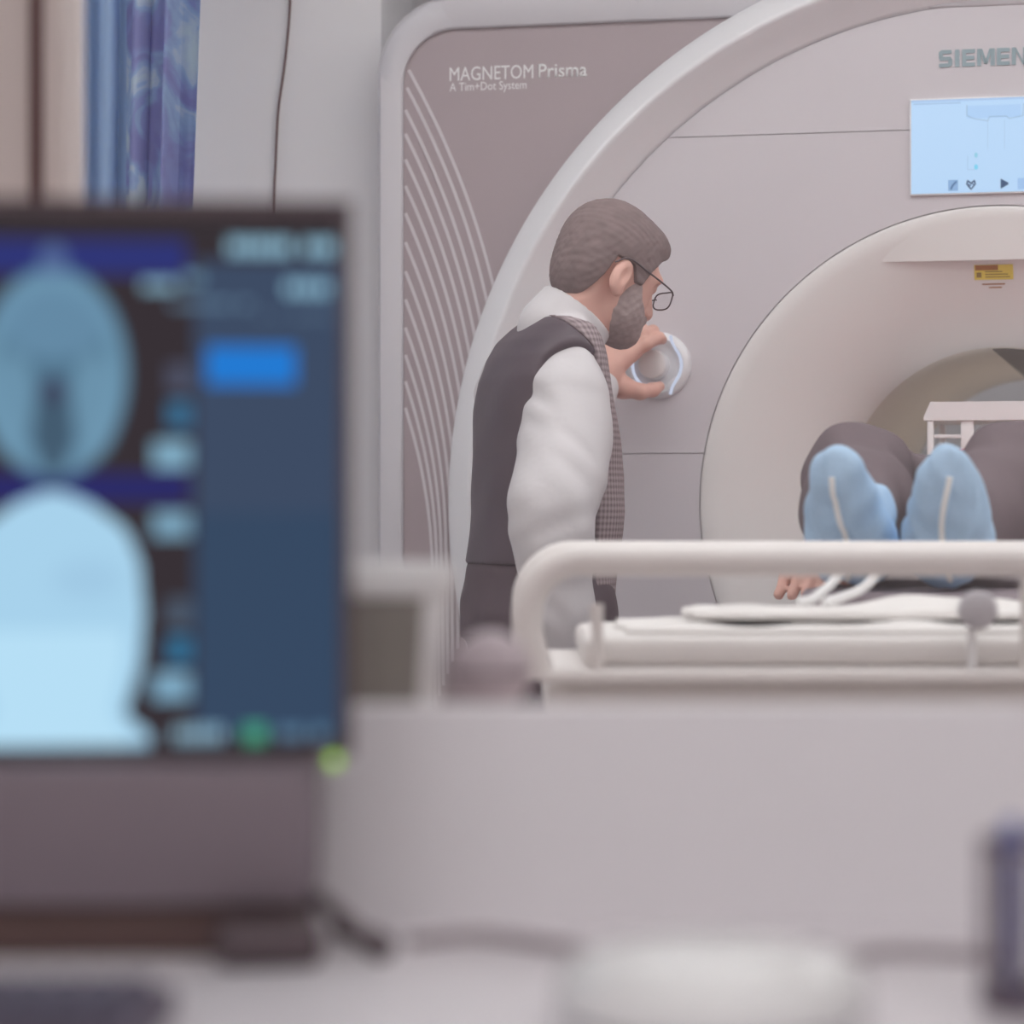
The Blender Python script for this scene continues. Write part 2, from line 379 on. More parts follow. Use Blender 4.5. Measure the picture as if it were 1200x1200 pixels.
# ------------------------------------------------------------------ MRI scanner, built in its own frame
PHI = math.radians(13.5); GX, GY = (1165 - 600) / FPX * 5.2, 5.2; BZ = 1.046
cp, sp_ = math.cos(PHI), math.sin(PHI)
def G(u, v, w): return Vector((GX + cp * u + sp_ * v, GY - sp_ * u + cp * v, BZ + w))
def G_np(co): return np.stack([GX + cp * co[:, 0] + sp_ * co[:, 1], GY - sp_ * co[:, 0] + cp * co[:, 1], BZ + co[:, 2]], 1)
mri = empty('mri_scanner', (GX, GY, 0), -PHI, 'large white and taupe scanner with round bore opening', 'scanner')
def rrect(hw, top, bot, r, n=720):
    """radius of a rounded rectangle seen from the bore centre, by angle"""
    pts = []
    for cxs, czs, a0 in ((1, 1, 0), (-1, 1, 90), (-1, -1, 180), (1, -1, 270)):
        rr = r if czs > 0 else 0.03
        cx, cz = cxs * (hw - rr), (top - rr) if czs > 0 else (bot + rr)
        for k in range(25):
            a = math.radians(a0 + 90 * k / 24); pts.append((cx + rr * math.cos(a), cz + rr * math.sin(a)))
    pts = np.array(pts); ang = np.unwrap(np.arctan2(pts[:, 1], pts[:, 0])); o = np.argsort(ang); ang = ang[o]; pts = pts[o]
    # dense resample along the outline, then by angle
    P2 = np.concatenate([pts, pts[:1]]); d = []
    for i in range(len(P2) - 1):
        for t in np.linspace(0, 1, 60, endpoint=False): d.append(P2[i] * (1 - t) + P2[i + 1] * t)
    d = np.array(d); a = np.arctan2(d[:, 1], d[:, 0]); r_ = np.hypot(d[:, 0], d[:, 1]); o = np.argsort(a)
    th = np.linspace(-math.pi, math.pi, n, endpoint=False)
    return th, np.interp(th, a[o], r_[o], period=2 * math.pi)
TH, R_out = rrect(1.2015, 0.995, -1.044, 0.155)
_, R_mid = rrect(1.192, 0.985, -1.040, 0.15)
_, R_in = rrect(1.144, 0.926, -0.99, 0.105)
def loops(bm, specs, closed=False):
    rings = []
    for R, v in specs: rings.append([bm.verts.new((R[i] * math.cos(TH[i]), v, BZ + R[i] * math.sin(TH[i]))) for i in range(len(TH))])
    for a, b in zip(rings, rings[1:]):
        for i in range(len(TH)):
            j = (i + 1) % len(TH); bm.faces.new((a[i], a[j], b[j], b[i]))
one = np.ones(len(TH))
bm = bmesh.new(); loops(bm, [(0.31 * one, 1.52), (R_out, 1.52), (R_out, 0.03), (R_mid, 0.006), (R_mid * 0.996, 0.0), (R_in * 1.004, 0.0), (R_in, 0.004), (R_in, 0.03)])
obj('housing', bm, M_mri_frame, mri, angle=50)
# taupe corner panels (left and right of the ring)
for sgn in (-1, 1):
    bm = bmesh.new(); rows = []
    for i in range(len(TH)):
        th = TH[i]; ro = R_in[i] - 0.0005
        if math.cos(th) * sgn < 0.05 or ro < 1.0: rows.append(None); continue
        rows.append([bm.verts.new((r * math.cos(th), v, BZ + r * math.sin(th))) for r, v in ((0.998, 0.012), (ro, 0.012), (ro, 0.03))])
    for i in range(len(TH)):
        j = (i + 1) % len(TH); a, b = rows[i], rows[j]
        if a and b:
            bm.faces.new((a[0], a[1], b[1], b[0])); bm.faces.new((a[1], a[2], b[2], b[1]))
    obj('taupe_panel', bm, M_mri_dark, mri)
# thin curved inlay lines on the left taupe panel
def uw(px, py, v=0.0):
    k = (px - 600) / FPX; a = (GX - k * GY + v * (sp_ - k * cp)) / (cp + k * sp_); Y = GY + a * sp_ + v * cp
    return -a, (600 - py) / FPX * Y + CAMZ
for i, y0 in enumerate((82, 103, 129, 157, 187, 218, 250, 284, 318, 351, 384, 416, 447, 478)):
    f = i / 13.0; s0 = 0.55 - 0.23 * f; L = 440 - 240 * f; pts = []; xo = 479 - 4 * min(1, i / 2)
    for k in range(33):
        dy = L * 1.0 * k / 32; px = xo + s0 * dy - s0 / (2 * L) * dy * dy; u, z = uw(px, y0 + dy, 0.011); pts.append((u, z))
    u, z = pts[-1]
    for k in range(1, 6): pts.append((u + 0.004 * k / 5, z - 0.25 * k / 5))
    pts = [p for p in pts if math.hypot(p[0], p[1] - BZ) > 1.005]
    bm = bmesh.new(); prev = None; hw = 0.0030
    for k, (u, z) in enumerate(pts):
        a = pts[max(k - 1, 0)]; b = pts[min(k + 1, len(pts) - 1)]
        t = Vector((b[0] - a[0], b[1] - a[1])).normalized(); nx_, nz_ = -t.y * hw, t.x * hw
        cur = [bm.verts.new((u + nx_, 0.0125, z + nz_)), bm.verts.new((u + nx_, 0.0095, z + nz_)), bm.verts.new((u - nx_, 0.0095, z - nz_)), bm.verts.new((u - nx_, 0.0125, z - nz_))]
        if prev:
            for q in range(3): bm.faces.new((prev[q], prev[q + 1], cur[q + 1], cur[q]))
        prev = cur
    obj('inlay_line', bm, M_line, mri, smooth=False)
# raised ring
bm = bmesh.new()
add_lathe(bm, [(1.036, 0.06), (1.043, 0.0), (1.043, -0.026), (1.040, -0.031), (1.020, -0.045), (1.002, -0.055), (0.997, -0.0575), (0.993, -0.0575), (0.988, -0.053), (0.970, -0.031), (0.952, -0.012), (0.940, -0.002), (0.934, 0.004), (0.932, 0.03)], 256, Matrix.Translation((0, 0, BZ)) @ FACE)
obj('ring_cover', bm, M_mri_white, mri, angle=60)
bm = bmesh.new(); u0, z0 = uw(897, 18)
add_box(bm, (u0 - 0.0012, -0.0005, z0 - 0.03), (u0 + 0.0012, 0.004, z0 + 0.02)); obj('cover_seam', bm, M_mri_dark, mri)
# front face split into cover panels with open joints
def face_panel(w0, w1, side):
    bm = bmesh.new(); n = 240; a = []
    for k in range(n):
        th = 2 * math.pi * k / n; a.append([bm.verts.new((r * math.cos(th), 0.004, r * math.sin(th))) for r in (0.5555, 0.65, 0.75, 0.85, 0.9315)])
    for k in range(n):
        for q in range(4): bm.faces.new((a[k][q], a[k][q + 1], a[(k + 1) % n][q + 1], a[(k + 1) % n][q]))
    for co, no in (((0, 0, w0 + 0.0009), (0, 0, -1)), ((0, 0, w1 - 0.0009), (0, 0, 1))) + ((((0.0012 * side, 0, 0), (-side, 0, 0)),) if side else ()):
        bmesh.ops.bisect_plane(bm, geom=bm.verts[:] + bm.edges[:] + bm.faces[:], plane_co=co, plane_no=no, clear_outer=True, dist=1e-6)
    r = bmesh.ops.extrude_face_region(bm, geom=bm.faces[:])
    for v in [g for g in r['geom'] if isinstance(g, bmesh.types.BMVert)]: v.co.y += 0.0045
    for v in bm.verts: v.co.z += BZ
    obj('cover_panel', bm, M_mri_face, mri, angle=30)
face_panel(0.70, 1.0, 0)
face_panel(0.096, 0.70, 0)
for s in (-1, 1): face_panel(-0.50, 0.096, s)
face_panel(-1.0, -0.50, 0)
bm = bmesh.new(); loops(bm, [(0.556 * one, 0.0088), (0.95 * one, 0.0088)]); obj('backing_plate', bm, M_mri_frame, mri)
# funnel and bore
prof = [(0.5545, 0.03), (0.554, 0.006), (0.548, 0.003), (0.52, 0.012), (0.47, 0.034), (0.42, 0.060), (0.37, 0.092), (0.335, 0.122), (0.314, 0.148), (0.306, 0.162), (0.301, 0.178)]
bm = bmesh.new(); add_lathe(bm, prof, 160, Matrix.Translation((0, 0, BZ)) @ FACE); obj('bore_funnel', bm, M_funnel, mri, angle=60)
bm = bmesh.new(); add_lathe(bm, [(0.301, 0.178), (0.300, 0.19), (0.300, 1.51)], 128, Matrix.Translation((0, 0, BZ)) @ FACE); obj('bore_tube', bm, M_bore, mri, angle=60)
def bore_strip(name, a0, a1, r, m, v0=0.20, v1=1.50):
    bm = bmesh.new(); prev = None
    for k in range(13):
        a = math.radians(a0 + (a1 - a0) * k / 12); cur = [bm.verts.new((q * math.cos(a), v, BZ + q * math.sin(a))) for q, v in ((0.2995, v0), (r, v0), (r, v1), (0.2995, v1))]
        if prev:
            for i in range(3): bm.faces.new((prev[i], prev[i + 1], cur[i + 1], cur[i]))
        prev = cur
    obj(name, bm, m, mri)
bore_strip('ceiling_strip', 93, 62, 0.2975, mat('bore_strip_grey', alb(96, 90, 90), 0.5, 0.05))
M_bl = emit('bore_fill_glow', (1.0, 0.93, 0.84), 3.2)
for a in (186, -6): bore_strip('bore_fill_strip', a - 3, a + 3, 0.2965, M_bl, 0.40, 1.45)  # unseen glowing strips added low in the bore to brighten its lining
# visor segment at the top of the funnel: its lower edge is a straight ledge
bm = bmesh.new(); R = 0.545; wch = 0.455; a0 = math.asin(wch / R); n = 48; front = []; back = []
top_ = []; bot_ = []; bk = []
for k in range(n + 1):
    th = a0 + (math.pi - 2 * a0) * k / n; u = R * math.cos(th); w = R * math.sin(th)
    top_.append(bm.verts.new((u, 0.006, BZ + w))); bot_.append(bm.verts.new((u, 0.020, BZ + wch))); bk.append(bm.verts.new((u, 0.062, BZ + wch + 0.002)))
for k in range(n):
    bm.faces.new((top_[k], top_[k + 1], bot_[k + 1], bot_[k])); bm.faces.new((bot_[k], bot_[k + 1], bk[k + 1], bk[k]))
bmesh.ops.remove_doubles(bm, verts=bm.verts[:], dist=1e-5)
obj('funnel_visor', bm, M_funnel, mri, angle=30)
# yellow warning sticker with brown header and print under it
u0, _ = uw(1141, 323); u1, _ = uw(1184, 323)
st = empty('warning_sticker', (0, 0, 0)); st.parent = mri
fz = math.atan2(0.135 - 0.088, 0.03)
def fun(u, w):
    return float(np.interp(math.hypot(u, w), [p[0] for p in prof[::-1]], [p[1] for p in prof[::-1]]))
def sticker(name, ua, ub, wa, wb, m, off):
    bm = bmesh.new(); nu = 6
    A = [bm.verts.new((ua + (ub - ua) * k / nu, fun(ua + (ub - ua) * k / nu, wa) - off, BZ + wa)) for k in range(nu + 1)]
    B = [bm.verts.new((ua + (ub - ua) * k / nu, fun(ua + (ub - ua) * k / nu, wb) - off, BZ + wb)) for k in range(nu + 1)]
    for k in range(nu): bm.faces.new((A[k], A[k + 1], B[k + 1], B[k]))
    return obj(name, bm, m, mri)
bpy.data.objects.remove(st)
WA, WB = 0.421, 0.448
sticker('yellow_sticker', -0.040, 0.032, WA, WB, mat('sticker_yellow', alb(206, 172, 84), 0.5, 0.03), 0.0015)
sticker('sticker_header', -0.038, 0.004, WB - 0.010, WB - 0.001, mat('sticker_brown', alb(140, 96, 60), 0.5, 0.03), 0.0022)
sticker('sticker_symbol', -0.036, -0.027, WA + 0.004, WA + 0.013, mat('sticker_dark', alb(120, 100, 60), 0.5, 0.03), 0.0022)
for k, (a, b) in enumerate(((-0.020, 0.026), (-0.020, 0.022), (-0.020, 0.012))):
    sticker('sticker_print', a, b, WA + 0.004 + 0.0048 * k, WA + 0.0056 + 0.0048 * k, MATS['sticker_dark'], 0.0022)
for k, (a, b) in enumerate(((-0.026, 0.016), (-0.014, 0.010))):
    sticker('small_print', a, b, WA - 0.009 - 0.006 * k, WA - 0.007 - 0.006 * k, MATS['sticker_brown'], 0.0015)
# lettering
def block_letters(name, word, x0, x1, z, h, y, m, parent, ex=0.002):
    wd = {'S': 1.0, 'I': 0.42, 'E': 0.95, 'M': 1.3, 'N': 1.12}; gap = 0.16; tot = sum(wd[c] for c in word) + gap * (len(word) - 1); k = (x1 - x0) / tot; b = 0.30
    bm = bmesh.new(); x = 0.0
    def poly(pts):
        f = [bm.verts.new((x0 + (x + p) * k, y - ex, z + q * h)) for p, q in pts]; g = [bm.verts.new((x0 + (x + p) * k, y, z + q * h)) for p, q in pts]
        bm.faces.new(f); n = len(pts)
        for i in range(n): bm.faces.new((f[i], f[(i + 1) % n], g[(i + 1) % n], g[i]))
    def rc(a, b_, c, d): poly([(a, c), (b_, c), (b_, d), (a, d)])
    for ch in word:
        w = wd[ch]; t = 0.22
        if ch == 'I': rc(0.05, w - 0.05, 0, 1)
        if ch == 'E':
            rc(0, b, 0, 1); rc(b, w, 0, t); rc(b, w * 0.95, 0.39, 0.39 + t); rc(b, w, 1 - t, 1)
        if ch == 'N':
            rc(0, b, 0, 1); rc(w - b, w, 0, 1); poly([(b, 1), (b * 0.5, 1), (w - b, 0), (w - b * 0.5, 0)])
        if ch == 'M':
            rc(0, b, 0, 1); rc(w - b, w, 0, 1); poly([(b * 0.6, 1), (b * 1.25, 1), (w / 2 + 0.12, 0.12), (w / 2 - 0.12, 0.12)]); poly([(w - b * 1.25, 1), (w - b * 0.6, 1), (w / 2 + 0.12, 0.12), (w / 2 - 0.12, 0.12)])
        if ch == 'S':
            poly([(0.02, 0), (w - 0.2, 0), (w, 0.12), (w, t), (0.02, t)]); rc(w - b, w, 0.2, 0.45); poly([(0.08, 0.39), (w, 0.39), (w - 0.12, 0.61), (0, 0.61)]); rc(0, b, 0.55, 0.8); poly([(0, 1 - t), (w - 0.05, 1 - t), (w - 0.05, 1), (0.2, 1), (0, 0.88)])
        x += w + gap
    return obj(name, bm, m, parent, smooth=False)
block_letters('maker_lettering', 'SIEMENS', uw(1100, 77)[0], uw(1222, 77)[0], uw(1150, 77)[1], 0.032, 0.004, M_letter_t, mri)
ul, zl = uw(527, 95, 0.012); um, _ = uw(625, 93, 0.012); un, _ = uw(631, 92, 0.012); ur, _ = uw(688, 91, 0.012)
text('model_lettering', 'MAGNETOM', ul, um, zl, 0.012, M_letter_w, mri, 0.001, 0.0, tall=0.0265)
text('model_lettering', 'Prisma', un, ur, zl, 0.012, M_letter_w, mri, 0.001, 0.010, tall=0.0265)
text('subtitle_lettering', 'A Tim+Dot System', ul, uw(617, 106, 0.012)[0], uw(527, 107, 0.012)[1], 0.012, M_letter_w, mri, 0.001, 0.0, tall=0.016)
# lit status display over the bore
du0 = uw(1068, 170)[0]; du1 = -du0; dz0 = uw(1130, 226)[1]; dz1 = uw(1130, 116)[1]
bm = bmesh.new(); add_box(bm, (du0 - 0.003, -0.002, dz0 - 0.003), (du1 + 0.003, 0.006, dz1 + 0.003), 0.001); disp = obj('status_display', bm, M_mri_white, mri)
H, W = 112, 200; yy, xx = np.mgrid[0:H, 0:W].astype(float)
img = np.empty((H, W, 3)); img[:] = lin((190, 222, 253)); img += ((yy / H)[..., None] - 0.5) * -0.02
def rect(im, x0, x1, y0, y1, c, a=1.0):
    y0, y1, x0, x1 = [int(round(v)) for v in (y0, y1, x0, x1)]; im[y0:y1, x0:x1] = im[y0:y1, x0:x1] * (1 - a) + np.array(lin(c)) * a
def stroke(im, pts, r, c, a=1.0):
    h, w, _ = im.shape; Y_, X_ = np.mgrid[0:h, 0:w].astype(float); d = np.full((h, w), 1e9)
    for (ax, ay), (bx, by) in zip(pts, pts[1:]):
        L = max((bx - ax) ** 2 + (by - ay) ** 2, 1e-9); t = np.clip(((X_ - ax) * (bx - ax) + (Y_ - ay) * (by - ay)) / L, 0, 1)
        d = np.minimum(d, np.hypot(X_ - ax - t * (bx - ax), Y_ - ay - t * (by - ay)))
    m = np.clip(r + 0.5 - d, 0, 1)[..., None] * a; im[:] = im * (1 - m) + np.array(lin(c)) * m
rect(img, 0, W, 0, 3, (175, 205, 240)); rect(img, 3, 60, 4, 6, (150, 180, 215), 0.5)
rect(img, 68, 132, 9, 24, (180, 214, 250))
stroke(img, [(67, 8), (67, 20), (76, 24), (92, 27), (94, 22), (114, 22), (118, 25), (134, 22), (135, 8)], 0.5, (140, 165, 190), 0.6)
stroke(img, [(92, 27), (92, 60)], 0.4, (165, 195, 225), 0.5); stroke(img, [(112, 27), (112, 60)], 0.4, (165, 195, 225), 0.5)
stroke(img, [(78, 66), (78, 68)], 2.0, (130, 205, 225), 0.7); stroke(img, [(78, 80), (78, 82)], 2.2, (110, 210, 240), 0.8); stroke(img, [(68, 68), (68, 84), (76, 84)], 0.4, (150, 185, 215), 0.5)
rect(img, 45, 57, 96, 109, (145, 180, 220)); stroke(img, [(48, 106), (50, 102), (54, 98)], 1.0, (80, 110, 150))
stroke(img, [(72, 107), (67, 101), (68, 97), (72, 100), (76, 97), (77, 101), (72, 107)], 0.9, (70, 85, 115)); stroke(img, [(69, 101), (71, 103), (73, 99), (75, 102)], 0.6, (70, 85, 115))
for k in range(9): stroke(img, [(108 + k, 96.5 + k * 0.55), (108 + k, 106.5 - k * 0.55)], 0.7, (75, 95, 125))
rect(img, 128, 140, 96, 109, (165, 200, 240)); rect(img, 150, 162, 96, 109, (165, 200, 240))
grid_screen('display_image', du0, du1, dz0, dz1, -0.0026, img, screen_mat('display_glow', 1.0), disp)
# round control dial on the face
ud, zd = uw(770, 428, -0.01); D0 = Matrix.Translation((ud, 0.004, zd)) @ FACE
bm = bmesh.new(); add_lathe(bm, [(0.064, 0.0), (0.064, -0.006), (0.060, -0.012), (0.052, -0.016), (0.046, -0.014), (0.040, -0.009), (0.034, -0.007), (0.0, -0.007)], 64, D0); dial = obj('dial_base', bm, M_mri_white, mri)
bm = bmesh.new(); add_lathe(bm, [(0.026, -0.005), (0.028, -0.012), (0.0275, -0.044), (0.0265, -0.0475), (0.0245, -0.049), (0.0, -0.0492)], 48, D0 @ Matrix.Translation((-0.004, 0, 0))); obj('dial_knob', bm, M_coil, dial)
M_led = emit('dial_light', lin((205, 214, 235)), 0.9)
def led(pts): 
    bm = bmesh.new(); add_tube(bm, [Vector((ud + a, 0.004 - d, zd + b)) for a, b, d in pts], 0.0028, 8); obj('light_strip', bm, M_led, dial)
arc = []
for k in range(13):
    a = math.radians(38 - 76 * k / 12); arc.append((0.047 * math.cos(a), 0.047 * math.sin(a), 0.0155))
led([(0.026, 0.056, 0.014), (0.029, 0.044, 0.016)] + arc + [(0.029, -0.044, 0.016), (0.026, -0.056, 0.014)])
led([(0.047 * math.cos(math.radians(a)), 0.047 * math.sin(math.radians(a)), 0.0155) for a in range(168, 236, 6)])

# ------------------------------------------------------------------ patient table in front of the bore
tab = empty('patient_table', (GX, GY, 0), -PHI, 'sliding grey-padded patient table running into the bore', 'table')
PADW = BZ - 0.125
def pad_bm():
    bm = bmesh.new(); r = 0.15; out = [(0.18, 0.62), (-0.18, 0.62)]
    for cx0, a0 in ((-0.18 + r, 180), (0.18 - r, 270)):
        for k in range(11): a = math.radians(a0 + 9 * k); out.append((cx0 + r * math.cos(a), -1.49 + r + r * math.sin(a)))
    lo = [bm.verts.new((x, y, PADW - 0.045)) for x, y in out]; hi = [bm.verts.new((x, y, PADW - 0.006)) for x, y in out]; tp = [bm.verts.new((x * 0.975, y + (0.006 if y < 0 else -0.006), PADW)) for x, y in out]; n = len(out)
    for k in range(n):
        bm.faces.new((lo[k], lo[(k + 1) % n], hi[(k + 1) % n], hi[k])); bm.faces.new((hi[k], hi[(k + 1) % n], tp[(k + 1) % n], tp[k]))
    bm.faces.new(tp); bm.faces.new(lo); return bm
obj('pad', pad_bm(), M_pad, tab)
bm = bmesh.new(); add_box(bm, (-0.27, -1.51, PADW - 0.115), (0.27, 0.62, PADW - 0.046), 0.02, 3); obj('table_top', bm, M_mri_white, tab)
bm = bmesh.new(); add_box(bm, (-0.22, -1.45, 0.08), (0.22, -0.08, PADW - 0.116), 0.03, 3); obj('pedestal', bm, M_mri_frame, tab)
bm = bmesh.new(); add_box(bm, (-0.26, -1.48, 0.0), (0.26, -0.08, 0.079), 0.015, 2); obj('foot_plate', bm, M_mri_dark, tab)
# knee bolster
bm = bmesh.new(); tri = [(-1.19, 0), (-1.16, .02), (-1.00, .052), (-.92, .052), (-.77, .02), (-.74, 0)]
for sx in (-0.175, 0.175):
    [bm.verts.new((sx, y - (-0.97), z)) for y, z in tri]
bm.verts.ensure_lookup_table(); n = len(tri)
for k in range(n): bm.faces.new([bm.verts[i] for i in (k, (k + 1) % n, (k + 1) % n + n, k + n)])
bm.faces.new([bm.verts[i] for i in range(n)]); bm.faces.new([bm.verts[i + n] for i in range(n)])
bmesh.ops.bevel(bm, geom=bm.edges[:], offset=0.012, segments=2, affect='EDGES')
o = obj('knee_bolster', bm, M_bolster); o.location = G(0, -0.97, PADW - BZ + 0.002); o.rotation_euler = (0, 0, -PHI)
tag(o, 'grey wedge bolster under the knees of the lying patient', 'bolster')
# head coil: white frame around the patient's head
hc = empty('head_coil', G(0.020, 0.02, PADW - BZ + 0.002), -PHI, 'white open-framed head coil at the bore mouth', 'head coil')
bm = bmesh.new(); add_box(bm, (-0.14, -0.02, 0), (0.14, 0.27, 0.016), 0.005); obj('coil_base', bm, M_coil, hc)
bm = bmesh.new()
pr = [(-0.150, 0.300), (-0.138, 0.328), (0.138, 0.328), (0.150, 0.300), (0.150, 0.293), (-0.150, 0.293)]
for y in (-0.02, 0.27):
    for x, z in pr: bm.verts.new((x, y, z - 0.015))
bm.verts.ensure_lookup_table(); n = len(pr)
for k in range(n): bm.faces.new([bm.verts[i] for i in (k, (k + 1) % n, (k + 1) % n + n, k + n)])
bm.faces.new([bm.verts[i] for i in range(n)][::-1]); bm.faces.new([bm.verts[i + n] for i in range(n)])
obj('coil_lid', bm, M_coil, hc, smooth=False)
for x in (-0.138, 0.138):
    for y in (-0.012, 0.255): box('coil_post', (x - 0.006, y - 0.006, 0.016), (x + 0.006, y + 0.006, 0.278), M_coil, hc, bev=0.002)
for x in (-0.07, 0.07): box('coil_bar', (x - 0.012, -0.016, 0.150), (x + 0.012, -0.006, 0.278), M_coil, hc, bev=0.002)
box('coil_bar', (-0.132, -0.012, 0.245), (0.132, -0.006, 0.252), M_coil, hc, bev=0.001)

# ------------------------------------------------------------------ patient lying on the table (built in scanner coordinates u, v, w)
pb = G(-0.03, -0.6, PADW - BZ)
patient = empty('person', pb, 0, 'person lying on scanner table in charcoal trousers and blue shoe covers', 'person')
TW = PADW - BZ                    # -0.125
hipR, hipL = (-0.105, -0.60, TW + 0.105), (0.075, -0.60, TW + 0.105)
kneeR, kneeL = (-0.138, -1.00, 0.030), (0.096, -1.02, 0.032)
ankR, ankL = (-0.105, -1.36, TW + 0.072), (0.030, -1.38, TW + 0.072)
LEAN = math.radians(40); tdir = np.array((0, -math.sin(LEAN), math.cos(LEAN))); ndir = np.array((0, -math.cos(LEAN), -math.sin(LEAN)))
def foot_pts(ank, tilt):
    a = np.array(ank); t = np.array((math.sin(tilt), tdir[1] * math.cos(tilt), tdir[2] * math.cos(tilt)))
    heel = a + np.array((0, -0.035, -0.030)); return a, heel, t
def build_patient():
    f = Field(ar((-0.36, 0.32, 0.006)), ar((-1.66, -0.2, 0.006), (-0.2, 0.26, 0.005)), ar((-0.19, 0.15, 0.006)))
    # trunk
    f.ell((-0.015, -0.58, TW + 0.105), (0.165, 0.16, 0.10), k=0.03); f.ell((-0.01, -0.40, TW + 0.105), (0.15, 0.2, 0.098), k=0.05)
    f.ell((-0.005, -0.22, TW + 0.11), (0.17, 0.17, 0.102), k=0.05)
    f.cap((-0.16, -0.13, TW + 0.10), (0.15, -0.13, TW + 0.10), 0.055, 0.055, 0.05)
    f.cap((0, -0.12, TW + 0.10), (0, 0.03, TW + 0.10), 0.056, 0.054, 0.03)
    # head, face up
    f.ell((0, 0.135, TW + 0.112), (0.074, 0.105, 0.090), k=0.02); f.ell((0, 0.09, TW + 0.135), (0.058, 0.075, 0.068), k=0.02)
    f.cap((0, 0.115, TW + 0.198), (0, 0.088, TW + 0.222), 0.010, 0.013, 0.014); f.ell((0, 0.035, TW + 0.165), (0.026, 0.02, 0.022), k=0.02)
    for s in (-1, 1): f.ell((s * 0.076, 0.12, TW + 0.11), (0.008, 0.032, 0.018), k=0.006)
    f.ell((0, 0.062, TW + 0.199), (0.024, 0.008, 0.008), k=0.006)
    # legs and feet
    for hip, knee, ank, tl in ((hipR, kneeR, ankR, -0.03), (hipL, kneeL, ankL, 0.05)):
        f.chain([hip, knee], [0.078, 0.056], 0.03); f.chain([knee, tuple(0.6 * np.array(knee) + 0.4 * np.array(ank)), ank], [0.055, 0.052, 0.036], 0.02)
        a, h, t = foot_pts(ank, tl); f.cap(a, h, 0.036, 0.033, 0.02); f.chain([h, h + 0.09 * t, h + 0.13 * t - ndir * 0.006, h + 0.16 * t - ndir * 0.006], [0.030, 0.028, 0.026, 0.014], 0.02)
    # arms; the right hand rests at the table edge
    shR, elR, wrR = (-0.195, -0.15, TW + 0.10), (-0.250, -0.42, TW + 0.030), (-0.242, -0.665, TW + 0.026)
    f.chain([shR, elR, wrR], [0.052, 0.042, 0.027], 0.02)
    hc_ = np.array((-0.236, -0.735, TW + 0.004)); f.ell(hc_, (0.042, 0.05, 0.018), k=0.012); f.cap(wrR, hc_, 0.026, 0.02, 0.012)
    for i, (du, L) in enumerate(((-0.029, 0.062), (-0.009, 0.075), (0.011, 0.078), (0.029, 0.07))):
        b = hc_ + np.array((du, -0.035, 0.004)); m_ = b + np.array((du * 0.12 - 0.010, -L * 0.5, -0.004)); e = m_ + np.array((-0.008, -L * 0.36, -0.028))
        f.chain([b, m_, e], [0.0115, 0.0105, 0.0088], 0.006)
    b = hc_ + np.array((0.036, 0.0, 0.0)); f.chain([b, b + np.array((0.018, -0.03, -0.008)), b + np.array((0.02, -0.055, -0.018))], [0.012, 0.0105, 0.009], 0.008)
    f.chain([(0.185, -0.15, TW + 0.10), (0.240, -0.42, TW + 0.030), (0.240, -0.665, TW + 0.030)], [0.052, 0.042, 0.027], 0.02)
    hl = np.array((0.240, -0.735, TW + 0.022)); f.ell(hl, (0.042, 0.05, 0.018), k=0.012); f.cap((0.240, -0.665, TW + 0.030), hl, 0.026, 0.02, 0.012)
    for i, (du, L) in enumerate(((0.033, 0.062), (0.012, 0.075), (-0.009, 0.078), (-0.028, 0.07))):
        b = hl + np.array((du, -0.035, 0.004)); m_ = b + np.array((du * 0.12, -L * 0.5, -0.002)); e = m_ + np.array((0, -L * 0.42, -0.012)); f.chain([b, m_, e], [0.0095, 0.0090, 0.0075], 0.006)
    b = hl + np.array((-0.036, 0.0, 0.0)); f.chain([b, b + np.array((-0.014, -0.03, 0.004)), b + np.array((-0.014, -0.055, 0.002))], [0.012, 0.0105, 0.009], 0.008)
    put(f.mesh('body', pb, G_np), M_skin, patient)
    # trousers
    f = Field(ar((-0.27, 0.27, 0.005)), ar((-1.45, -0.42, 0.005)), ar((-0.19, 0.16, 0.005)))
    f.ell((-0.015, -0.585, TW + 0.11), (0.178, 0.16, 0.098), k=0.03)
    for hip, knee, ank in ((hipR, kneeR, ankR), (hipL, kneeL, ankL)):
        h_, k_, a_ = map(np.array, (hip, knee, ank)); f.chain([h_, k_ + (0, 0, 0.004)], [0.088, 0.080], 0.03)
        f.chain([k_ + (0, 0, 0.004), 0.65 * k_ + 0.35 * a_ + (0, 0, -0.012), 0.12 * k_ + 0.88 * a_ + (0, 0, 0.0)], [0.078, 0.080, 0.056], 0.03)
    rs = np.random.RandomState(3); ws = [(rs.uniform(-60, 60), rs.uniform(-90, 90), rs.uniform(-60, 60), rs.uniform(0, 6)) for _ in range(5)]
    f.bend(lambda X, Y, Z: 0.0013 * sum(np.sin(a * X + b * Y + c * Z + d) for a, b, c, d in ws))
    f.clip(lambda X, Y, Z: (TW + 0.001) - Z + 0 * X + 0 * Y)
    put(f.mesh('trousers', pb, G_np), M_ptrouser, patient)
    # dark red top
    f = Field(ar((-0.37, 0.32, 0.006)), ar((-0.68, 0.0, 0.006)), ar((-0.19, 0.15, 0.006)))
    f.ell((-0.01, -0.42, TW + 0.108), (0.165, 0.17, 0.108), k=0.05); f.ell((-0.005, -0.22, TW + 0.112), (0.185, 0.17, 0.112), k=0.05)
    f.cap((-0.16, -0.14, TW + 0.10), (0.15, -0.14, TW + 0.10), 0.065, 0.065, 0.05); f.cap((0, -0.12, TW + 0.10), (0, -0.03, TW + 0.10), 0.062, 0.06, 0.03)
    f.chain([shR, elR, tuple(np.array(wrR) + (0, 0.02, 0))], [0.062, 0.052, 0.038], 0.02)
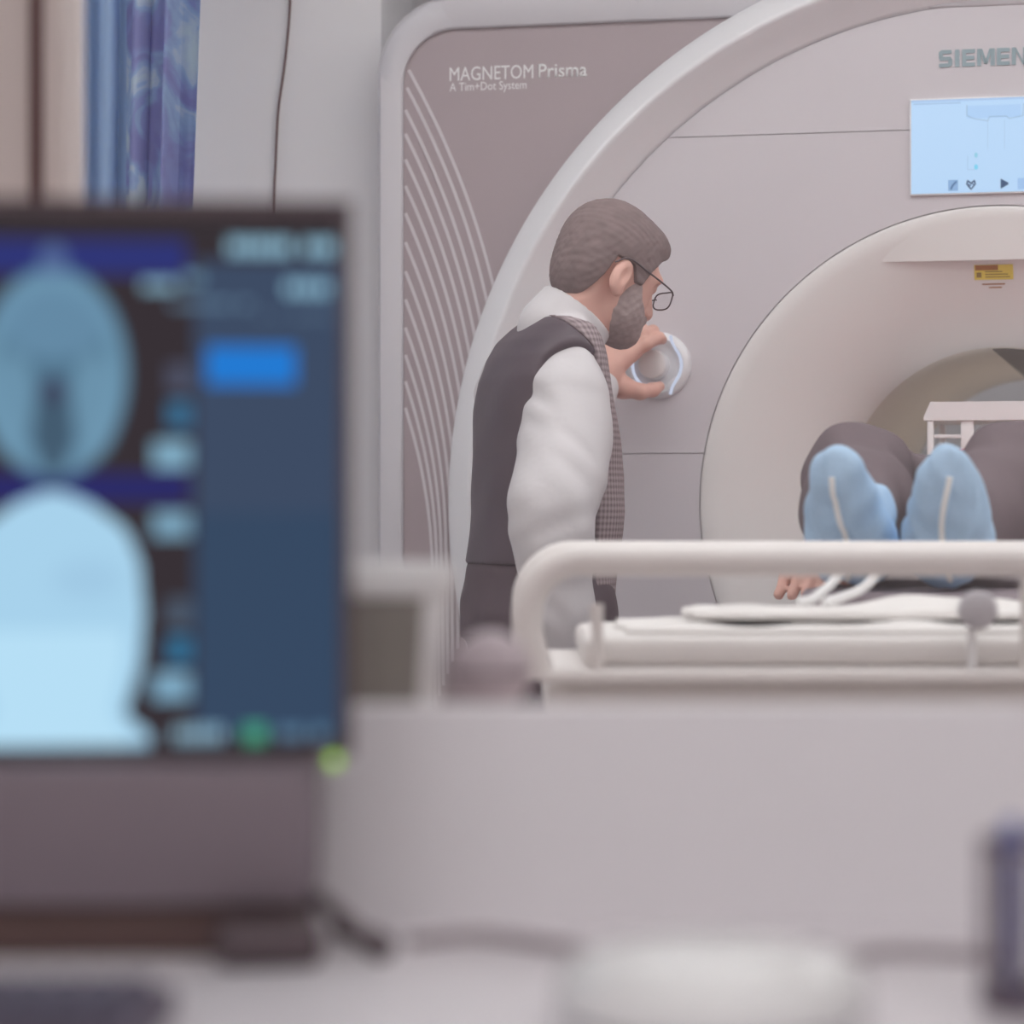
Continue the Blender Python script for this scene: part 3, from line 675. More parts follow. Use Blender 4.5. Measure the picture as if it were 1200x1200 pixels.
    f.chain([(0.185, -0.15, TW + 0.10), (0.240, -0.42, TW + 0.030), (0.240, -0.645, TW + 0.032)], [0.062, 0.052, 0.038], 0.02)
    f.clip(lambda X, Y, Z: (TW + 0.001) - Z + 0 * X + 0 * Y)
    put(f.mesh('red_top', pb, G_np), M_red, patient)
    # shoe covers with a pale sole seam
    for ank, tl, nm in ((ankR, -0.03, 0), (ankL, 0.05, 1)):
        a, h, t = foot_pts(ank, tl)
        f = Field(ar((a[0] - 0.11, a[0] + 0.11, 0.0035)), ar((a[1] - 0.26, a[1] + 0.14, 0.0035)), ar((TW - 0.02, TW + 0.27, 0.0035)))
        Mx = np.stack([np.cross(t, ndir), t, ndir])
        f.ell(h + 0.045 * t - ndir * 0.005, (0.057 - 0.004 * nm, 0.085, 0.045), Mx, 0.02); f.ell(h + 0.112 * t - ndir * 0.004, (0.045, 0.083, 0.038), Mx, 0.03)
        f.cap(h + 0.03 * t - ndir * 0.01, a + (0, 0.05, 0.03), 0.052, 0.054, 0.03)
        s_ = 1 if nm else -1
        f.ell(h + np.array((-s_ * 0.032, 0.0, 0.012)), (0.028, 0.03, 0.036), None, 0.025)
        rs = np.random.RandomState(7 + nm); ws = [(rs.uniform(-150, 150), rs.uniform(-120, 120), rs.uniform(-120, 120), rs.uniform(0, 6)) for _ in range(7)]
        f.bend(lambda X, Y, Z: 0.0010 * sum(np.sin(p * X + q * Y + r_ * Z + d) for p, q, r_, d in ws))
        f.clip(lambda X, Y, Z: (TW + 0.001) - Z + 0 * X + 0 * Y)
        sc_ = put(f.mesh('shoe_cover', pb, G_np), M_cover, patient)
        pts = []
        for k in range(15):
            s = 0.005 + 0.165 * k / 14; p = h + s * t + np.array((0.006 * math.sin(k / 14 * 5 + nm * 2), 0, 0))
            # march to the sole surface
            q = p + ndir * 0.08
            for _ in range(60):
                ii = [int(np.clip(np.searchsorted(c, v), 1, len(c) - 1)) for c, v in zip((f.xs, f.ys, f.zs), q)]
                if f.F[ii[0], ii[1], ii[2]] < 0.001: break
                q = q - ndir * 0.0018
            pts.append(q - ndir * 0.000)
        w = [Vector(v) - Vector(pb) for v in G_np(np.array(pts))]
        tube('sole_seam', w, [0.0042] * len(w), M_seam, sc_, n=8)
build_patient()

# ------------------------------------------------------------------ standing person at the dial
SB = Vector((0.05, 4.75, 0.0))
man = empty('person', SB, 0, 'bearded person in white shirt and dark vest turning the scanner dial', 'person')
def build_man():
    s = 4.75 / FPX; yaw = math.radians(18); fv = (math.cos(yaw), math.sin(yaw)); lf = (-fv[1], fv[0])
    # outline rows: photo row, back edge, front edge, half width across
    rows = [(362, 640, 690, 0.055), (372, 618, 694, 0.095), (385, 600, 698, 0.13), (400, 583, 702, 0.155), (420, 570, 708, 0.172), (445, 561, 713, 0.180), (480, 556, 718, 0.178),
            (520, 553, 725, 0.170), (560, 553, 730, 0.164), (600, 552, 731, 0.162), (640, 547, 726, 0.166), (680, 543, 721, 0.172), (735, 541, 716, 0.175)]
    tz = [CAMZ + (600 - r[0]) * s for r in rows]; cx = [((r[1] + r[2]) / 2 - 600) * s for r in rows]; cy = [4.75] * len(rows)
    hb = [r[3] for r in rows]; ha = [math.sqrt(max(((r[2] - r[1]) / 2 * s) ** 2 - (b * fv[1]) ** 2, 0.0009)) for r, b in zip(rows, hb)]
    sh = lambda a, d: [max(0.01, v - d) for v in a]
    shR = np.array((0.098, 4.592, 1.222)); elR = np.array((0.060, 4.515, 0.985)); wrR = np.array((0.098, 4.56, 0.750))
    shL = np.array((0.0, 4.90, 1.238)); elL = np.array((0.095, 5.085, 1.060)); wrL = np.array(P(706, 436, 5.225))
    # head frame
    th, ph = math.radians(33), math.radians(25)
    Fh = np.array((math.cos(ph) * math.cos(th), math.cos(ph) * math.sin(th), -math.sin(ph))); Lh = np.array((-math.sin(th), math.cos(th), 0)); Uh = np.cross(Fh, Lh)
    MH = np.stack([Fh, Lh, Uh]); HC = np.array(P(713, 316, 4.76)); S = 0.945
    hp = lambda f_, l_, u_: HC + S * (f_ * Fh + l_ * Lh + u_ * Uh)
    nb = np.array(P(670, 392, 4.75)); ns = hp(-0.028, 0, -0.050)
    f = Field(ar((-0.16, 0.03, 0.008), (0.03, 0.31, 0.0028), (0.31, 0.36, 0.01)), ar((4.42, 4.62, 0.007), (4.62, 4.90, 0.0028), (4.90, 5.18, 0.008), (5.18, 5.36, 0.003)), ar((-0.01, 0.55, 0.012), (0.55, 1.24, 0.007), (1.24, 1.62, 0.0028)))
    f.loft(tz, cx, cy, sh(ha, 0.022), sh(hb, 0.024), fv, 0.03)
    f.ell((0.05, 4.75, 0.90), (0.105, 0.15, 0.11), k=0.04)
    f.cap(nb, ns, 0.055, 0.051, 0.03)
    def head(ff, o=0.0):
        ff.ell(hp(-0.012, 0, 0.030), tuple(S * v + o for v in (0.0915, 0.077, 0.088)), MH, 0.02); ff.ell(hp(0.040, 0, -0.022), tuple(S * v + o for v in (0.052, 0.062, 0.080)), MH, 0.03)
    head(f)
    f.ell(hp(0.037, 0, -0.070), (S * 0.050, S * 0.053, S * 0.036), MH, 0.025); f.ell(hp(0.072, 0, -0.089), (0.024, 0.026, 0.02), MH, 0.025)
    f.cap(hp(0.088, 0, 0.008), hp(0.107, 0, -0.034), 0.009, 0.0125, 0.014); f.ell(hp(0.100, 0, -0.040), (0.012, 0.018, 0.009), MH, 0.008)
    f.ell(hp(0.080, 0, 0.016), (0.018, 0.050, 0.010), MH, 0.02)
    for q in (-1, 1):
        f.ell(hp(0.092, q * 0.031, 0.0), (0.012, 0.020, 0.011), MH, 0.012, 's'); f.ell(hp(0.076, q * 0.031, 0.0), (0.0125, 0.0135, 0.0125), MH, 0.004)
        tl = math.radians(-12); Me = np.stack([Fh * math.cos(tl) + Uh * math.sin(tl), Lh, Uh * math.cos(tl) - Fh * math.sin(tl)])
        f.ell(hp(-0.018, q * 0.079, -0.028), (0.018, 0.010, 0.031), Me, 0.008); f.ell(hp(-0.013, q * 0.092, -0.025), (0.0085, 0.009, 0.018), Me, 0.006, 's')
        f.ell(hp(-0.012, q * 0.076, -0.054), (0.010, 0.008, 0.011), Me, 0.006)
    f.ell(hp(0.092, 0, -0.062), (0.010, 0.022, 0.005), MH, 0.006); f.ell(hp(0.090, 0, -0.073), (0.010, 0.020, 0.006), MH, 0.006)
    # arms
    f.chain([shR + (-0.01, 0.02, -0.01), elR, wrR], [0.040, 0.038, 0.027], 0.02); f.chain([shL, elL, wrL], [0.046, 0.041, 0.028], 0.03)
    # relaxed right hand
    hcR = wrR + np.array((0.012, 0.012, -0.075)); f.ell(hcR, (0.040, 0.020, 0.050), None, 0.015); f.cap(wrR, hcR, 0.027, 0.024, 0.015)
    for i, (dx, L) in enumerate(((0.030, 0.070), (0.011, 0.080), (-0.010, 0.075), (-0.029, 0.060))):
        b = hcR + np.array((dx, 0, -0.038)); m_ = b + np.array((dx * 0.15 + 0.004, 0.006, -L * 0.5)); e = m_ + np.array((0.010, 0.014, -L * 0.42)); f.chain([b, m_, e], [0.0098, 0.0092, 0.0078], 0.006)
    b = hcR + np.array((0.034, 0.004, 0.022)); f.chain([b, b + np.array((0.026, 0.010, -0.03)), b + np.array((0.030, 0.016, -0.058))], [0.013, 0.0108, 0.009], 0.01)
    # left hand closed around the dial: back of the hand to the camera, thumb below
    kn = [np.array(P(*v)) for v in ((741, 413, 5.253), (738, 402, 5.268), (732, 396, 5.285), (725, 393, 5.300))]
    for k_, r_ in zip(kn, (0.017, 0.0165, 0.0155, 0.014)): f.cap(wrL, k_, 0.026, r_, 0.016)
    fing = [((757, 403, 5.250), (772, 396, 5.272), (776, 398, 5.302)), ((752, 392, 5.262), (765, 388, 5.290), (768, 392, 5.318)), ((745, 387, 5.280), (753, 386, 5.304), (756, 392, 5.325)), ((738, 384, 5.298), (743, 386, 5.316), (745, 392, 5.330))]
    for k_, fi, r_ in zip(kn, fing, (1.0, 1.0, 0.95, 0.85)):
        f.chain([k_] + [np.array(P(*v)) for v in fi], [0.0145 * r_, 0.0122 * r_, 0.0112 * r_, 0.0095 * r_], 0.006)
    f.chain([np.array(P(*v)) for v in ((712, 440, 5.228), (730, 454, 5.236), (750, 459, 5.250), (765, 457, 5.272), (773, 453, 5.290))], [0.022, 0.020, 0.0140, 0.0120, 0.0098], 0.010)
    # legs
    for q in (-1, 1):
        hx, hy = 0.055 + lf[0] * 0.085 * q, 4.75 + lf[1] * 0.085 * q
        f.chain([(hx, hy, 0.86), (hx + 0.01, hy, 0.47), (hx - 0.01, hy, 0.10)], [0.082, 0.056, 0.040], 0.03); f.cap((hx - 0.01, hy, 0.05), (hx + 0.14 * fv[0], hy + 0.14 * fv[1], 0.035), 0.036, 0.028, 0.03)
    put(f.mesh('body', SB), M_skin, man)
    # hair
    g = Field(ar((HC[0] - 0.16, HC[0] + 0.17, 0.0022)), ar((HC[1] - 0.16, HC[1] + 0.16, 0.0022)), ar((HC[2] - 0.14, HC[2] + 0.16, 0.0022)))
    head(g, 0.0065); g.ell(hp(-0.047, 0, -0.022), (S * 0.060, S * 0.066, S * 0.072), MH, 0.02); g.ell(hp(0.044, 0, 0.070), (S * 0.055, S * 0.062, S * 0.040), MH, 0.02)
    def hairline(X, Y, Z):
        x, y, z = X - HC[0], Y - HC[1], Z - HC[2]; a = (x * Fh[0] + y * Fh[1] + z * Fh[2]) / S; b = (x * Lh[0] + y * Lh[1]) / S; c = (x * Uh[0] + y * Uh[1] + z * Uh[2]) / S
        side = np.interp(a, (-0.12, -0.065, -0.055, -0.042, -0.036, 0.002, 0.020, 0.034, 0.044, 0.062, 0.085, 0.12), (-0.092, -0.090, -0.074, -0.034, 0.004, 0.004, -0.02, -0.02, 0.012, 0.040, 0.066, 0.07))
        return np.maximum(side - c, 0.0 * b)* 1.0 + np.where(side - c < 0, -0.05, 0)
    rs = np.random.RandomState(5); ws = [(rs.uniform(-500, 500), rs.uniform(-500, 500), rs.uniform(-500, 500), rs.uniform(0, 6)) for _ in range(9)]
    g.bend(lambda X, Y, Z: 0.00018 * sum(np.sin(p * X + q * Y + r_ * Z + d) for p, q, r_, d in ws)); g.clip(hairline)
    put(g.mesh('hair', SB), M_hair, man)
    g = Field(ar((HC[0] - 0.14, HC[0] + 0.15, 0.0022)), ar((HC[1] - 0.14, HC[1] + 0.15, 0.0022)), ar((HC[2] - 0.19, HC[2] + 0.06, 0.0022)))
    g.ell(hp(0.040, 0, -0.022), tuple(S * v + 0.0065 for v in (0.052, 0.062, 0.080)), MH, 0.02); g.ell(hp(0.039, 0, -0.072), (S * 0.055, S * 0.058, S * 0.042), MH, 0.02); g.ell(hp(0.072, 0, -0.090), (0.031, 0.033, 0.028), MH, 0.02)
    g.ell(hp(0.093, 0, -0.055), (0.014, 0.026, 0.008), MH, 0.01)
    def beardline(X, Y, Z):
        x, y, z = X - HC[0], Y - HC[1], Z - HC[2]; a = (x * Fh[0] + y * Fh[1] + z * Fh[2]) / S; c = (x * Uh[0] + y * Uh[1] + z * Uh[2]) / S
        top = np.interp(a, (0.0, 0.012, 0.02, 0.035, 0.05, 0.075, 0.10), (-0.05, -0.035, 0.0, -0.012, -0.040, -0.056, -0.050))
        return np.maximum(c - top, 0.008 - a)
    g.bend(lambda X, Y, Z: 0.00018 * sum(np.sin(p * X + q * Y + r_ * Z + d) for p, q, r_, d in ws)); g.clip(beardline)
    put(g.mesh('beard', SB), M_beard, man)
    # shirt: sleeves, collar and the tail under the vest
    g = Field(ar((-0.10, 0.24, 0.0045)), ar((4.40, 5.26, 0.0045)), ar((0.70, 1.42, 0.0045)))
    g.loft(tz, cx, cy, sh(ha, 0.012), sh(hb, 0.014), fv, 0.02)
    mid = 0.5 * (elR + wrR)
    g.chain([shR + (-0.004, 0.02, -0.004), shR + (-0.009, 0.0, -0.075), 0.5 * (shR + elR) + (-0.002, -0.004, -0.02), elR + (0.004, 0, 0.05), elR + (0.006, 0.0, -0.01), mid + (-0.003, 0, 0.0), wrR + (0, 0, 0.02)], [0.062, 0.070, 0.069, 0.065, 0.060, 0.053, 0.036], 0.03)
    g.chain([shL, 0.5 * (shL + elL), elL, 0.5 * (elL + wrL), wrL + 0.12 * (elL - wrL)], [0.066, 0.064, 0.058, 0.048, 0.038], 0.03)
    def wr(X, Y, Z):
        q = 0.0016 * np.sin(70 * Z + 60 * X + 25 * Y + 2.0 * np.sin(26 * X + 20 * Z)) * np.sin(24 * X - 16 * Z + 1.3)
        return q + 0.0016 * np.sin(75 * X + 22 * Z + 20 * Y + 0.8) * np.sin(9 * Z + 2) + 0.0012 * np.sin(-55 * X + 105 * Z) * np.exp(-((Z - 1.0) / 0.05) ** 2)
    g.bend(wr)
    ax = np.array((math.sin(math.radians(38)), 0.16, math.cos(math.radians(38)))); ax /= np.linalg.norm(ax)
    Cc = np.array(P(672, 371, 4.75)); h2 = Field(g.xs, g.ys, g.zs)
    h2.cap(Cc - 0.035 * ax, Cc + 0.06 * ax, 0.075, 0.064, 0.01); h2.clip(lambda X, Y, Z: (X - Cc[0]) * ax[0] + (Y - Cc[1]) * ax[1] + (Z - Cc[2]) * ax[2] - 0.011)
    g.F = np.minimum(g.F, h2.F)
    put(g.mesh('shirt', SB), M_shirt, man)
    # vest: dark satin back and checked front
    cut = np.array(fv)
    def vest(name, keep, m, off):
        v = Field(ar((-0.13, 0.22, 0.0045)), ar((4.54, 4.96, 0.0045)), ar((0.80, 1.40, 0.0045)))
        v.loft(tz, cx, cy, [a - off for a in ha], [b + 0.004 - off for b in hb], fv, 0.015)
        v.bend(lambda X, Y, Z: 0.0015 * np.sin(40 * Z + 25 * Y + 10 * X) * np.sin(18 * Y + 3))
        v.cap(shR + (0.012, -0.05, 0.02), shR + (0.014, -0.05, -0.09), 0.082, 0.082, 0.01, 's'); v.cap(shL + (-0.01, 0.085, 0.02), shL + (-0.01, 0.085, -0.09), 0.082, 0.082, 0.01, 's')
        v.cap(Cc + 0.022 * ax, Cc + 0.14 * ax, 0.066, 0.080, 0.006, 's'); v.cap(Cc + 0.010 * ax + (0.024, -0.040, -0.002), Cc + 0.14 * ax + (0.024, -0.040, 0), 0.076, 0.076, 0.006, 's')
        v.clip(keep); put(v.mesh(name, SB), m, man)
    seamf = lambda X, Y, Z: (X - 0.058) * fv[0] + (Y - 4.75) * fv[1] - np.interp(Z, (0.9, 1.2, 1.30, 1.36), (0.03, 0.035, 0.030, -0.020))
    def keep_back(X, Y, Z): return np.maximum(seamf(X, Y, Z), (0.942 + 0.10 * np.maximum(X - 0.0, 0)) - Z)
    def keep_front(X, Y, Z): return np.maximum(-seamf(X, Y, Z), (0.890 - 0.50 * np.clip(X - 0.08, 0, 0.15)) - Z)
    put_m = M_vest
    vest('vest_back', keep_back, M_vest, 0.0); vest('vest_front', keep_front, M_check, 0.0)
    # trousers and belt area
    t = Field(ar((-0.13, 0.22, 0.006)), ar((4.54, 4.98, 0.006)), ar((0.06, 0.99, 0.006)))
    zr = [0.99] + [z for z in tz[::-1] if z < 0.98][::-1]
    t.loft([0.82, 0.88, 0.935, 0.985], [0.04, 0.043, 0.045, 0.052], [4.75] * 4, [0.112, 0.114, 0.112, 0.106], [0.168, 0.166, 0.160, 0.150], fv, 0.02)
    for q in (-1, 1):
        hx, hy = 0.045 + lf[0] * 0.088 * q, 4.75 + lf[1] * 0.088 * q
        t.chain([(hx, hy, 0.86), (hx + 0.01, hy, 0.47), (hx - 0.005, hy, 0.09)], [0.100, 0.078, 0.068], 0.03)
    t.bend(lambda X, Y, Z: 0.0022 * np.sin(55 * Z + 30 * X) * np.sin(22 * X + 35 * Y)); put(t.mesh('trousers', SB), M_trouser, man)
    for q in (-1, 1):
        hx, hy = 0.045 + lf[0] * 0.088 * q, 4.75 + lf[1] * 0.088 * q
        t = Field(ar((hx - 0.10, hx + 0.26, 0.006)), ar((hy - 0.10, hy + 0.16, 0.006)), ar((-0.012, 0.14, 0.005)))
        t.chain([(hx - 0.03, hy, 0.045), (hx + 0.06, hy + 0.02, 0.045), (hx + 0.17 * fv[0], hy + 0.17 * fv[1], 0.035)], [0.046, 0.048, 0.038], 0.02); t.cap((hx, hy, 0.05), (hx, hy, 0.11), 0.05, 0.05, 0.02)
        t.clip(lambda X, Y, Z: 0.001 - Z + 0 * X + 0 * Y); put(t.mesh('shoe', SB), M_black, man)
    # glasses low on the nose
    gp = lambda f_, l_, u_: Vector(hp(f_, l_, u_)) - SB
    gl_ = empty('glasses'); gl_.parent = man
    for q in (-1, 1):
        c = (0.114, q * 0.034, -0.008); ring = []
        for k in range(25):
            a = 2 * math.pi * k / 24; ca, sa = math.cos(a), math.sin(a); sq = lambda v: math.copysign(abs(v) ** 0.6, v)
            ring.append(gp(c[0] - 0.35 * (0.016 * sq(sa)) * 0.3 - 0.004 * abs(ca), c[1] + 0.027 * sq(ca), c[2] + 0.0165 * sq(sa)))
        tube('lens_rim', ring, 0.0013, M_black, gl_, n=8)
        bm = bmesh.new(); vs_ = [bm.verts.new(v) for v in ring[:-1]]; bm.faces.new(vs_); obj('lens', bm, M_lens, gl_, smooth=False)
        tube('temple', [gp(0.110, q * 0.061, 0.0), gp(0.092, q * 0.071, 0.003), gp(0.03, q * 0.079, 0.006), gp(-0.018, q * 0.085, 0.006), gp(-0.040, q * 0.080, -0.012)], 0.0015, M_black, gl_, n=8, sm=5)
    tube('bridge', [gp(0.113, -0.008, -0.004), gp(0.116, 0, -0.001), gp(0.113, 0.008, -0.004)], 0.0012, M_black, gl_, n=8, sm=4)
# checked cloth and clear lenses
M_lens = bpy.data.materials.new('clear_lens'); M_lens.use_nodes = True; nt = M_lens.node_tree
tr = nt.nodes.new('ShaderNodeBsdfTransparent'); tr.inputs[0].default_value = (0.95, 0.95, 0.96, 1); gl = nt.nodes.new('ShaderNodeBsdfGlossy'); gl.inputs['Roughness'].default_value = 0.05
mxl = nt.nodes.new('ShaderNodeMixShader'); mxl.inputs[0].default_value = 0.06; nt.links.new(tr.outputs[0], mxl.inputs[1]); nt.links.new(gl.outputs[0], mxl.inputs[2])
nt.links.new(mxl.outputs[0], [n for n in nt.nodes if n.type == 'OUTPUT_MATERIAL'][0].inputs[0])
M_check = bpy.data.materials.new('checked_wool'); M_check.use_nodes = True; nt = M_check.node_tree; b = nt.nodes['Principled BSDF']; b.inputs['Roughness'].default_value = 0.85
tc = nt.nodes.new('ShaderNodeTexCoord'); sep = nt.nodes.new('ShaderNodeSeparateXYZ'); nt.links.new(tc.outputs['Object'], sep.inputs[0])
def sine(out, k):
    m = nt.nodes.new('ShaderNodeMath'); m.operation = 'MULTIPLY'; m.inputs[1].default_value = k; nt.links.new(out, m.inputs[0])
    s = nt.nodes.new('ShaderNodeMath'); s.operation = 'SINE'; nt.links.new(m.outputs[0], s.inputs[0]); return s.outputs[0]
ad = nt.nodes.new('ShaderNodeMath'); ad.operation = 'ADD'; nt.links.new(sine(sep.outputs['Z'], 620), ad.inputs[0])
ad0 = nt.nodes.new('ShaderNodeMath'); ad0.operation = 'ADD'; nt.links.new(sep.outputs['X'], ad0.inputs[0]); nt.links.new(sep.outputs['Y'], ad0.inputs[1])
nt.links.new(sine(ad0.outputs[0], 520), ad.inputs[1])
rmp = nt.nodes.new('ShaderNodeMapRange'); rmp.inputs['From Min'].default_value = -2; rmp.inputs['From Max'].default_value = 2; nt.links.new(ad.outputs[0], rmp.inputs['Value'])
mxc = nt.nodes.new('ShaderNodeMix'); mxc.data_type = 'RGBA'; mxc.inputs[6].default_value = alb(92, 80, 84) + (1,); mxc.inputs[7].default_value = alb(140, 128, 130) + (1,)
nt.links.new(rmp.outputs[0], mxc.inputs[0]); nt.links.new(mxc.outputs[2], b.inputs['Base Color'])
build_man()

# ------------------------------------------------------------------ gurney in front of the patient table
GYF = 3.15; gs = GYF / FPX
def gz(py): return CAMZ + (600 - py) * gs
def gx(px): return (px - 600) * gs
gur = empty('gurney', (gx(640), GYF, 0), 0, 'cream hospital gurney with side rails and white mattress', 'gurney')
O = Vector((gx(640), GYF, 0))
def gl2(p): return Vector(p) - O
def gbox(name, lo, hi, m, bev=0.0, parent=None): return box(name, gl2(lo), gl2(hi), m, parent or gur, bev, 3)
XR = 1.95
def rail(y):
    x0 = gx(618); zt = gz(657); zb = gz(795); r = 0.060; pts = [(x0 + 0.012, y, zb), (x0, y, zb + 0.05), (x0, y, zt - r)]
    for k in range(1, 9):
        a = math.pi - math.pi / 2 * k / 8; pts.append((x0 + r + r * math.cos(a), y, zt - r + r * math.sin(a)))
    x1 = XR
    for k in range(0, 9):
        a = math.pi / 2 - math.pi / 2 * k / 8; pts.append((x1 - r + r * math.cos(a), y, zt - r + r * math.sin(a)))
    pts.append((x1, y, zb)); return [gl2(p) for p in pts]
for y in (GYF, GYF + 0.46):
    rl = tube('side_rail', rail(y), 0.0175, M_bed, gur, n=20)
    for x in ((gx(1208), 1.30) if y == GYF else (gx(1450), 1.5)): tube('rail_post', [gl2((x, y, gz(795))), gl2((x, y, gz(657)))], 0.012, M_bed, rl, n=14)
gbox('bed_frame', (gx(640), GYF + 0.02, gz(842)), (XR, GYF + 0.44, gz(802)), M_bed, 0.006)
gbox('lower_bar', (gx(632), GYF - 0.016, gz(801)), (XR + 0.02, GYF + 0.019, gz(785)), M_bed, 0.006)
gbox('lower_bar', (gx(632), GYF + 0.441, gz(801)), (XR + 0.02, GYF + 0.476, gz(785)), M_bed, 0.006)
gbox('deck', (gx(648), GYF + 0.021, gz(801)), (XR - 0.01, GYF + 0.439, gz(783)), M_bed, 0.004)
gbox('mattress', (gx(690), GYF + 0.025, gz(782.5)), (XR - 0.03, GYF + 0.435, gz(746)), M_sheet, 0.014)
gbox('mattress_cover', (gx(684), GYF + 0.022, gz(782)), (gx(716), GYF + 0.438, gz(748)), M_bed, 0.010)
tube('rail_pin', [gl2((gx(701), GYF + 0.004, gz(790))), gl2((gx(701), GYF + 0.004, gz(760))), gl2((gx(699), GYF + 0.004, gz(708)))], [0.007, 0.006, 0.008], M_bed, gur, n=12)
bm = bmesh.new(); add_lathe(bm, [(0.0, -0.021), (0.015, -0.020), (0.021, -0.016), (0.0225, -0.008), (0.0215, 0.0), (0.008, 0.003), (0.007, 0.035), (0.0, 0.035)], 32, Matrix.Translation(gl2((gx(1141), GYF - 0.02, gz(714)))) @ FACE)
obj('rail_knob', bm, mat('grey_knob', alb(152, 149, 153), 0.5, 0.03), gur)
tube('knob_arm', [gl2((gx(1141), GYF + 0.012, gz(714))), gl2((gx(1141), GYF + 0.012, gz(790)))], 0.005, M_coil, gur, n=10)
for x in (0.2, 1.75):
    for y in (GYF + 0.06, GYF + 0.40):
        lg = tube('leg', [gl2((x, y, gz(841))), gl2((x, y, 0.15))], 0.022, M_bed, gur, n=12)
        bm = bmesh.new(); add_lathe(bm, [(0.0, -0.018), (0.06, -0.018), (0.075, -0.012), (0.075, 0.012), (0.06, 0.018), (0.0, 0.018)], 28, Matrix.Translation(gl2((x, y, 0.075))) @ FACE); obj('caster', bm, M_black, gur)
# folded white sheets lying on the mattress
def cloth(name, x0, x1, y0, y1, zbase, hfun, m, label, cat, thick=0.006, nx=70, ny=26):
    bm = bmesh.new(); top_ = []; bot = []
    for j in range(ny):
        for i in range(nx):
            a, c = i / (nx - 1), j / (ny - 1); x = x0 + (x1 - x0) * a + 0.006 * math.sin(9 * c + 3 * a); y = y0 + (y1 - y0) * c + 0.008 * math.sin(14 * a + 2)
            top_.append(bm.verts.new((x - x0, y - y0, thick + max(0.0, hfun(a, c))))); bot.append(bm.verts.new((x - x0, y - y0, 0.0)))
    for j in range(ny - 1):
        for i in range(nx - 1):
            k = j * nx + i; bm.faces.new((top_[k], top_[k + 1], top_[k + nx + 1], top_[k + nx])); bm.faces.new((bot[k], bot[k + nx], bot[k + nx + 1], bot[k + 1]))
    ring = [i for i in range(nx)] + [j * nx + nx - 1 for j in range(1, ny)] + [(ny - 1) * nx + i for i in range(nx - 2, -1, -1)] + [j * nx for j in range(ny - 2, 0, -1)]
    for a, b_ in zip(ring, ring[1:] + ring[:1]): bm.faces.new((top_[a], bot[a], bot[b_], top_[b_]))
    o = obj(name, bm, m, loc=(x0, y0, zbase), angle=70); return tag(o, label, cat)
MT = gz(746) + 0.001
edge = lambda a, c, p=0.12: min(1, min(a, 1 - a) / p) ** 0.5 * min(1, min(c, 1 - c) / 0.18) ** 0.5
cloth('bed_sheet', gx(735), 1.6, GYF + 0.05, GYF + 0.41, MT, lambda a, c: edge(a, c, 0.06) * (0.004 + 0.003 * math.sin(30 * a + 5 * c) + 0.002 * math.sin(70 * a - 8 * c)), M_sheet, 'thin white sheet spread over gurney mattress', 'sheet', 0.004)
cloth('folded_towel', gx(822), 1.05, GYF + 0.14, GYF + 0.39, MT + 0.013, lambda a, c: edge(a, c, 0.05) * (0.004 + 0.010 * math.exp(-((a - 0.34) / 0.12) ** 2) + 0.004 * math.sin(13 * a + 3 * c) + 0.002 * math.sin(40 * a - 6 * c)), M_sheet, 'rumpled folded white towel on top of gurney sheet', 'towel', 0.006)
# pale tubing looping over the towel
Yt = GYF + 0.36
tb = tube('plastic_tubing', [P(936, 706, Yt - 0.03), P(952, 702, Yt - 0.02), P(972, 686, Yt), P(990, 668, Yt + 0.02), P(1012, 656, Yt + 0.03), P(1028, 660, Yt + 0.02), P(1026, 674, Yt), P(1010, 690, Yt - 0.01), P(984, 701, Yt - 0.03), P(966, 706, Yt - 0.05)], 0.0058, M_seam, None, n=12, sm=6)
tag(tb, 'loop of white plastic tubing standing on the folded towel', 'tubing')

# ------------------------------------------------------------------ curtain and cable by the far wall
M_cur = bpy.data.materials.new('blue_floral_curtain'); M_cur.use_nodes = True; nt = M_cur.node_tree; b = nt.nodes['Principled BSDF']; b.inputs['Roughness'].default_value = 0.8
tc = nt.nodes.new('ShaderNodeTexCoord'); mp = nt.nodes.new('ShaderNodeMapping'); mp.inputs['Scale'].default_value = (13, 2, 8); nt.links.new(tc.outputs['Object'], mp.inputs[0])
n1 = nt.nodes.new('ShaderNodeTexNoise'); n1.inputs['Scale'].default_value = 1.0; n1.inputs['Detail'].default_value = 4; n1.inputs['Distortion'].default_value = 1.2; nt.links.new(mp.outputs[0], n1.inputs[0])
cr = nt.nodes.new('ShaderNodeValToRGB'); cr.color_ramp.interpolation = 'EASE'; e = cr.color_ramp.elements
e[0].position = 0.40; e[0].color = alb(118, 122, 166, 1.75) + (1,); e[1].position = 0.47; e[1].color = alb(124, 134, 174, 1.75) + (1,)
for p_, c_ in ((0.50, (136, 156, 190)), (0.55, (144, 168, 196)), (0.59, (168, 182, 212)), (0.66, (176, 190, 216))):
    x = e.new(p_); x.color = alb(*c_, 1.5) + (1,)
nt.links.new(n1.outputs['Fac'], cr.inputs[0])
sep = nt.nodes.new('ShaderNodeSeparateXYZ'); nt.links.new(tc.outputs['Object'], sep.inputs[0])
ls = nt.nodes.new('ShaderNodeMath'); ls.operation = 'LESS_THAN'; ls.inputs[1].default_value = 0.122; nt.links.new(sep.outputs['X'], ls.inputs[0])
mc = nt.nodes.new('ShaderNodeMix'); mc.data_type = 'RGBA'; nt.links.new(ls.outputs[0], mc.inputs[0]); nt.links.new(cr.outputs[0], mc.inputs[6]); mc.inputs[7].default_value = alb(140, 164, 196, 1.65) + (1,)
nt.links.new(mc.outputs[2], b.inputs['Base Color'])
YC = 5.20; xl0 = P(70, 0, YC).x; xr0 = P(233, 0, YC).x; zt = 2.60; zb = 0.25
bm = bmesh.new(); nu, nv = 140, 60; V = []
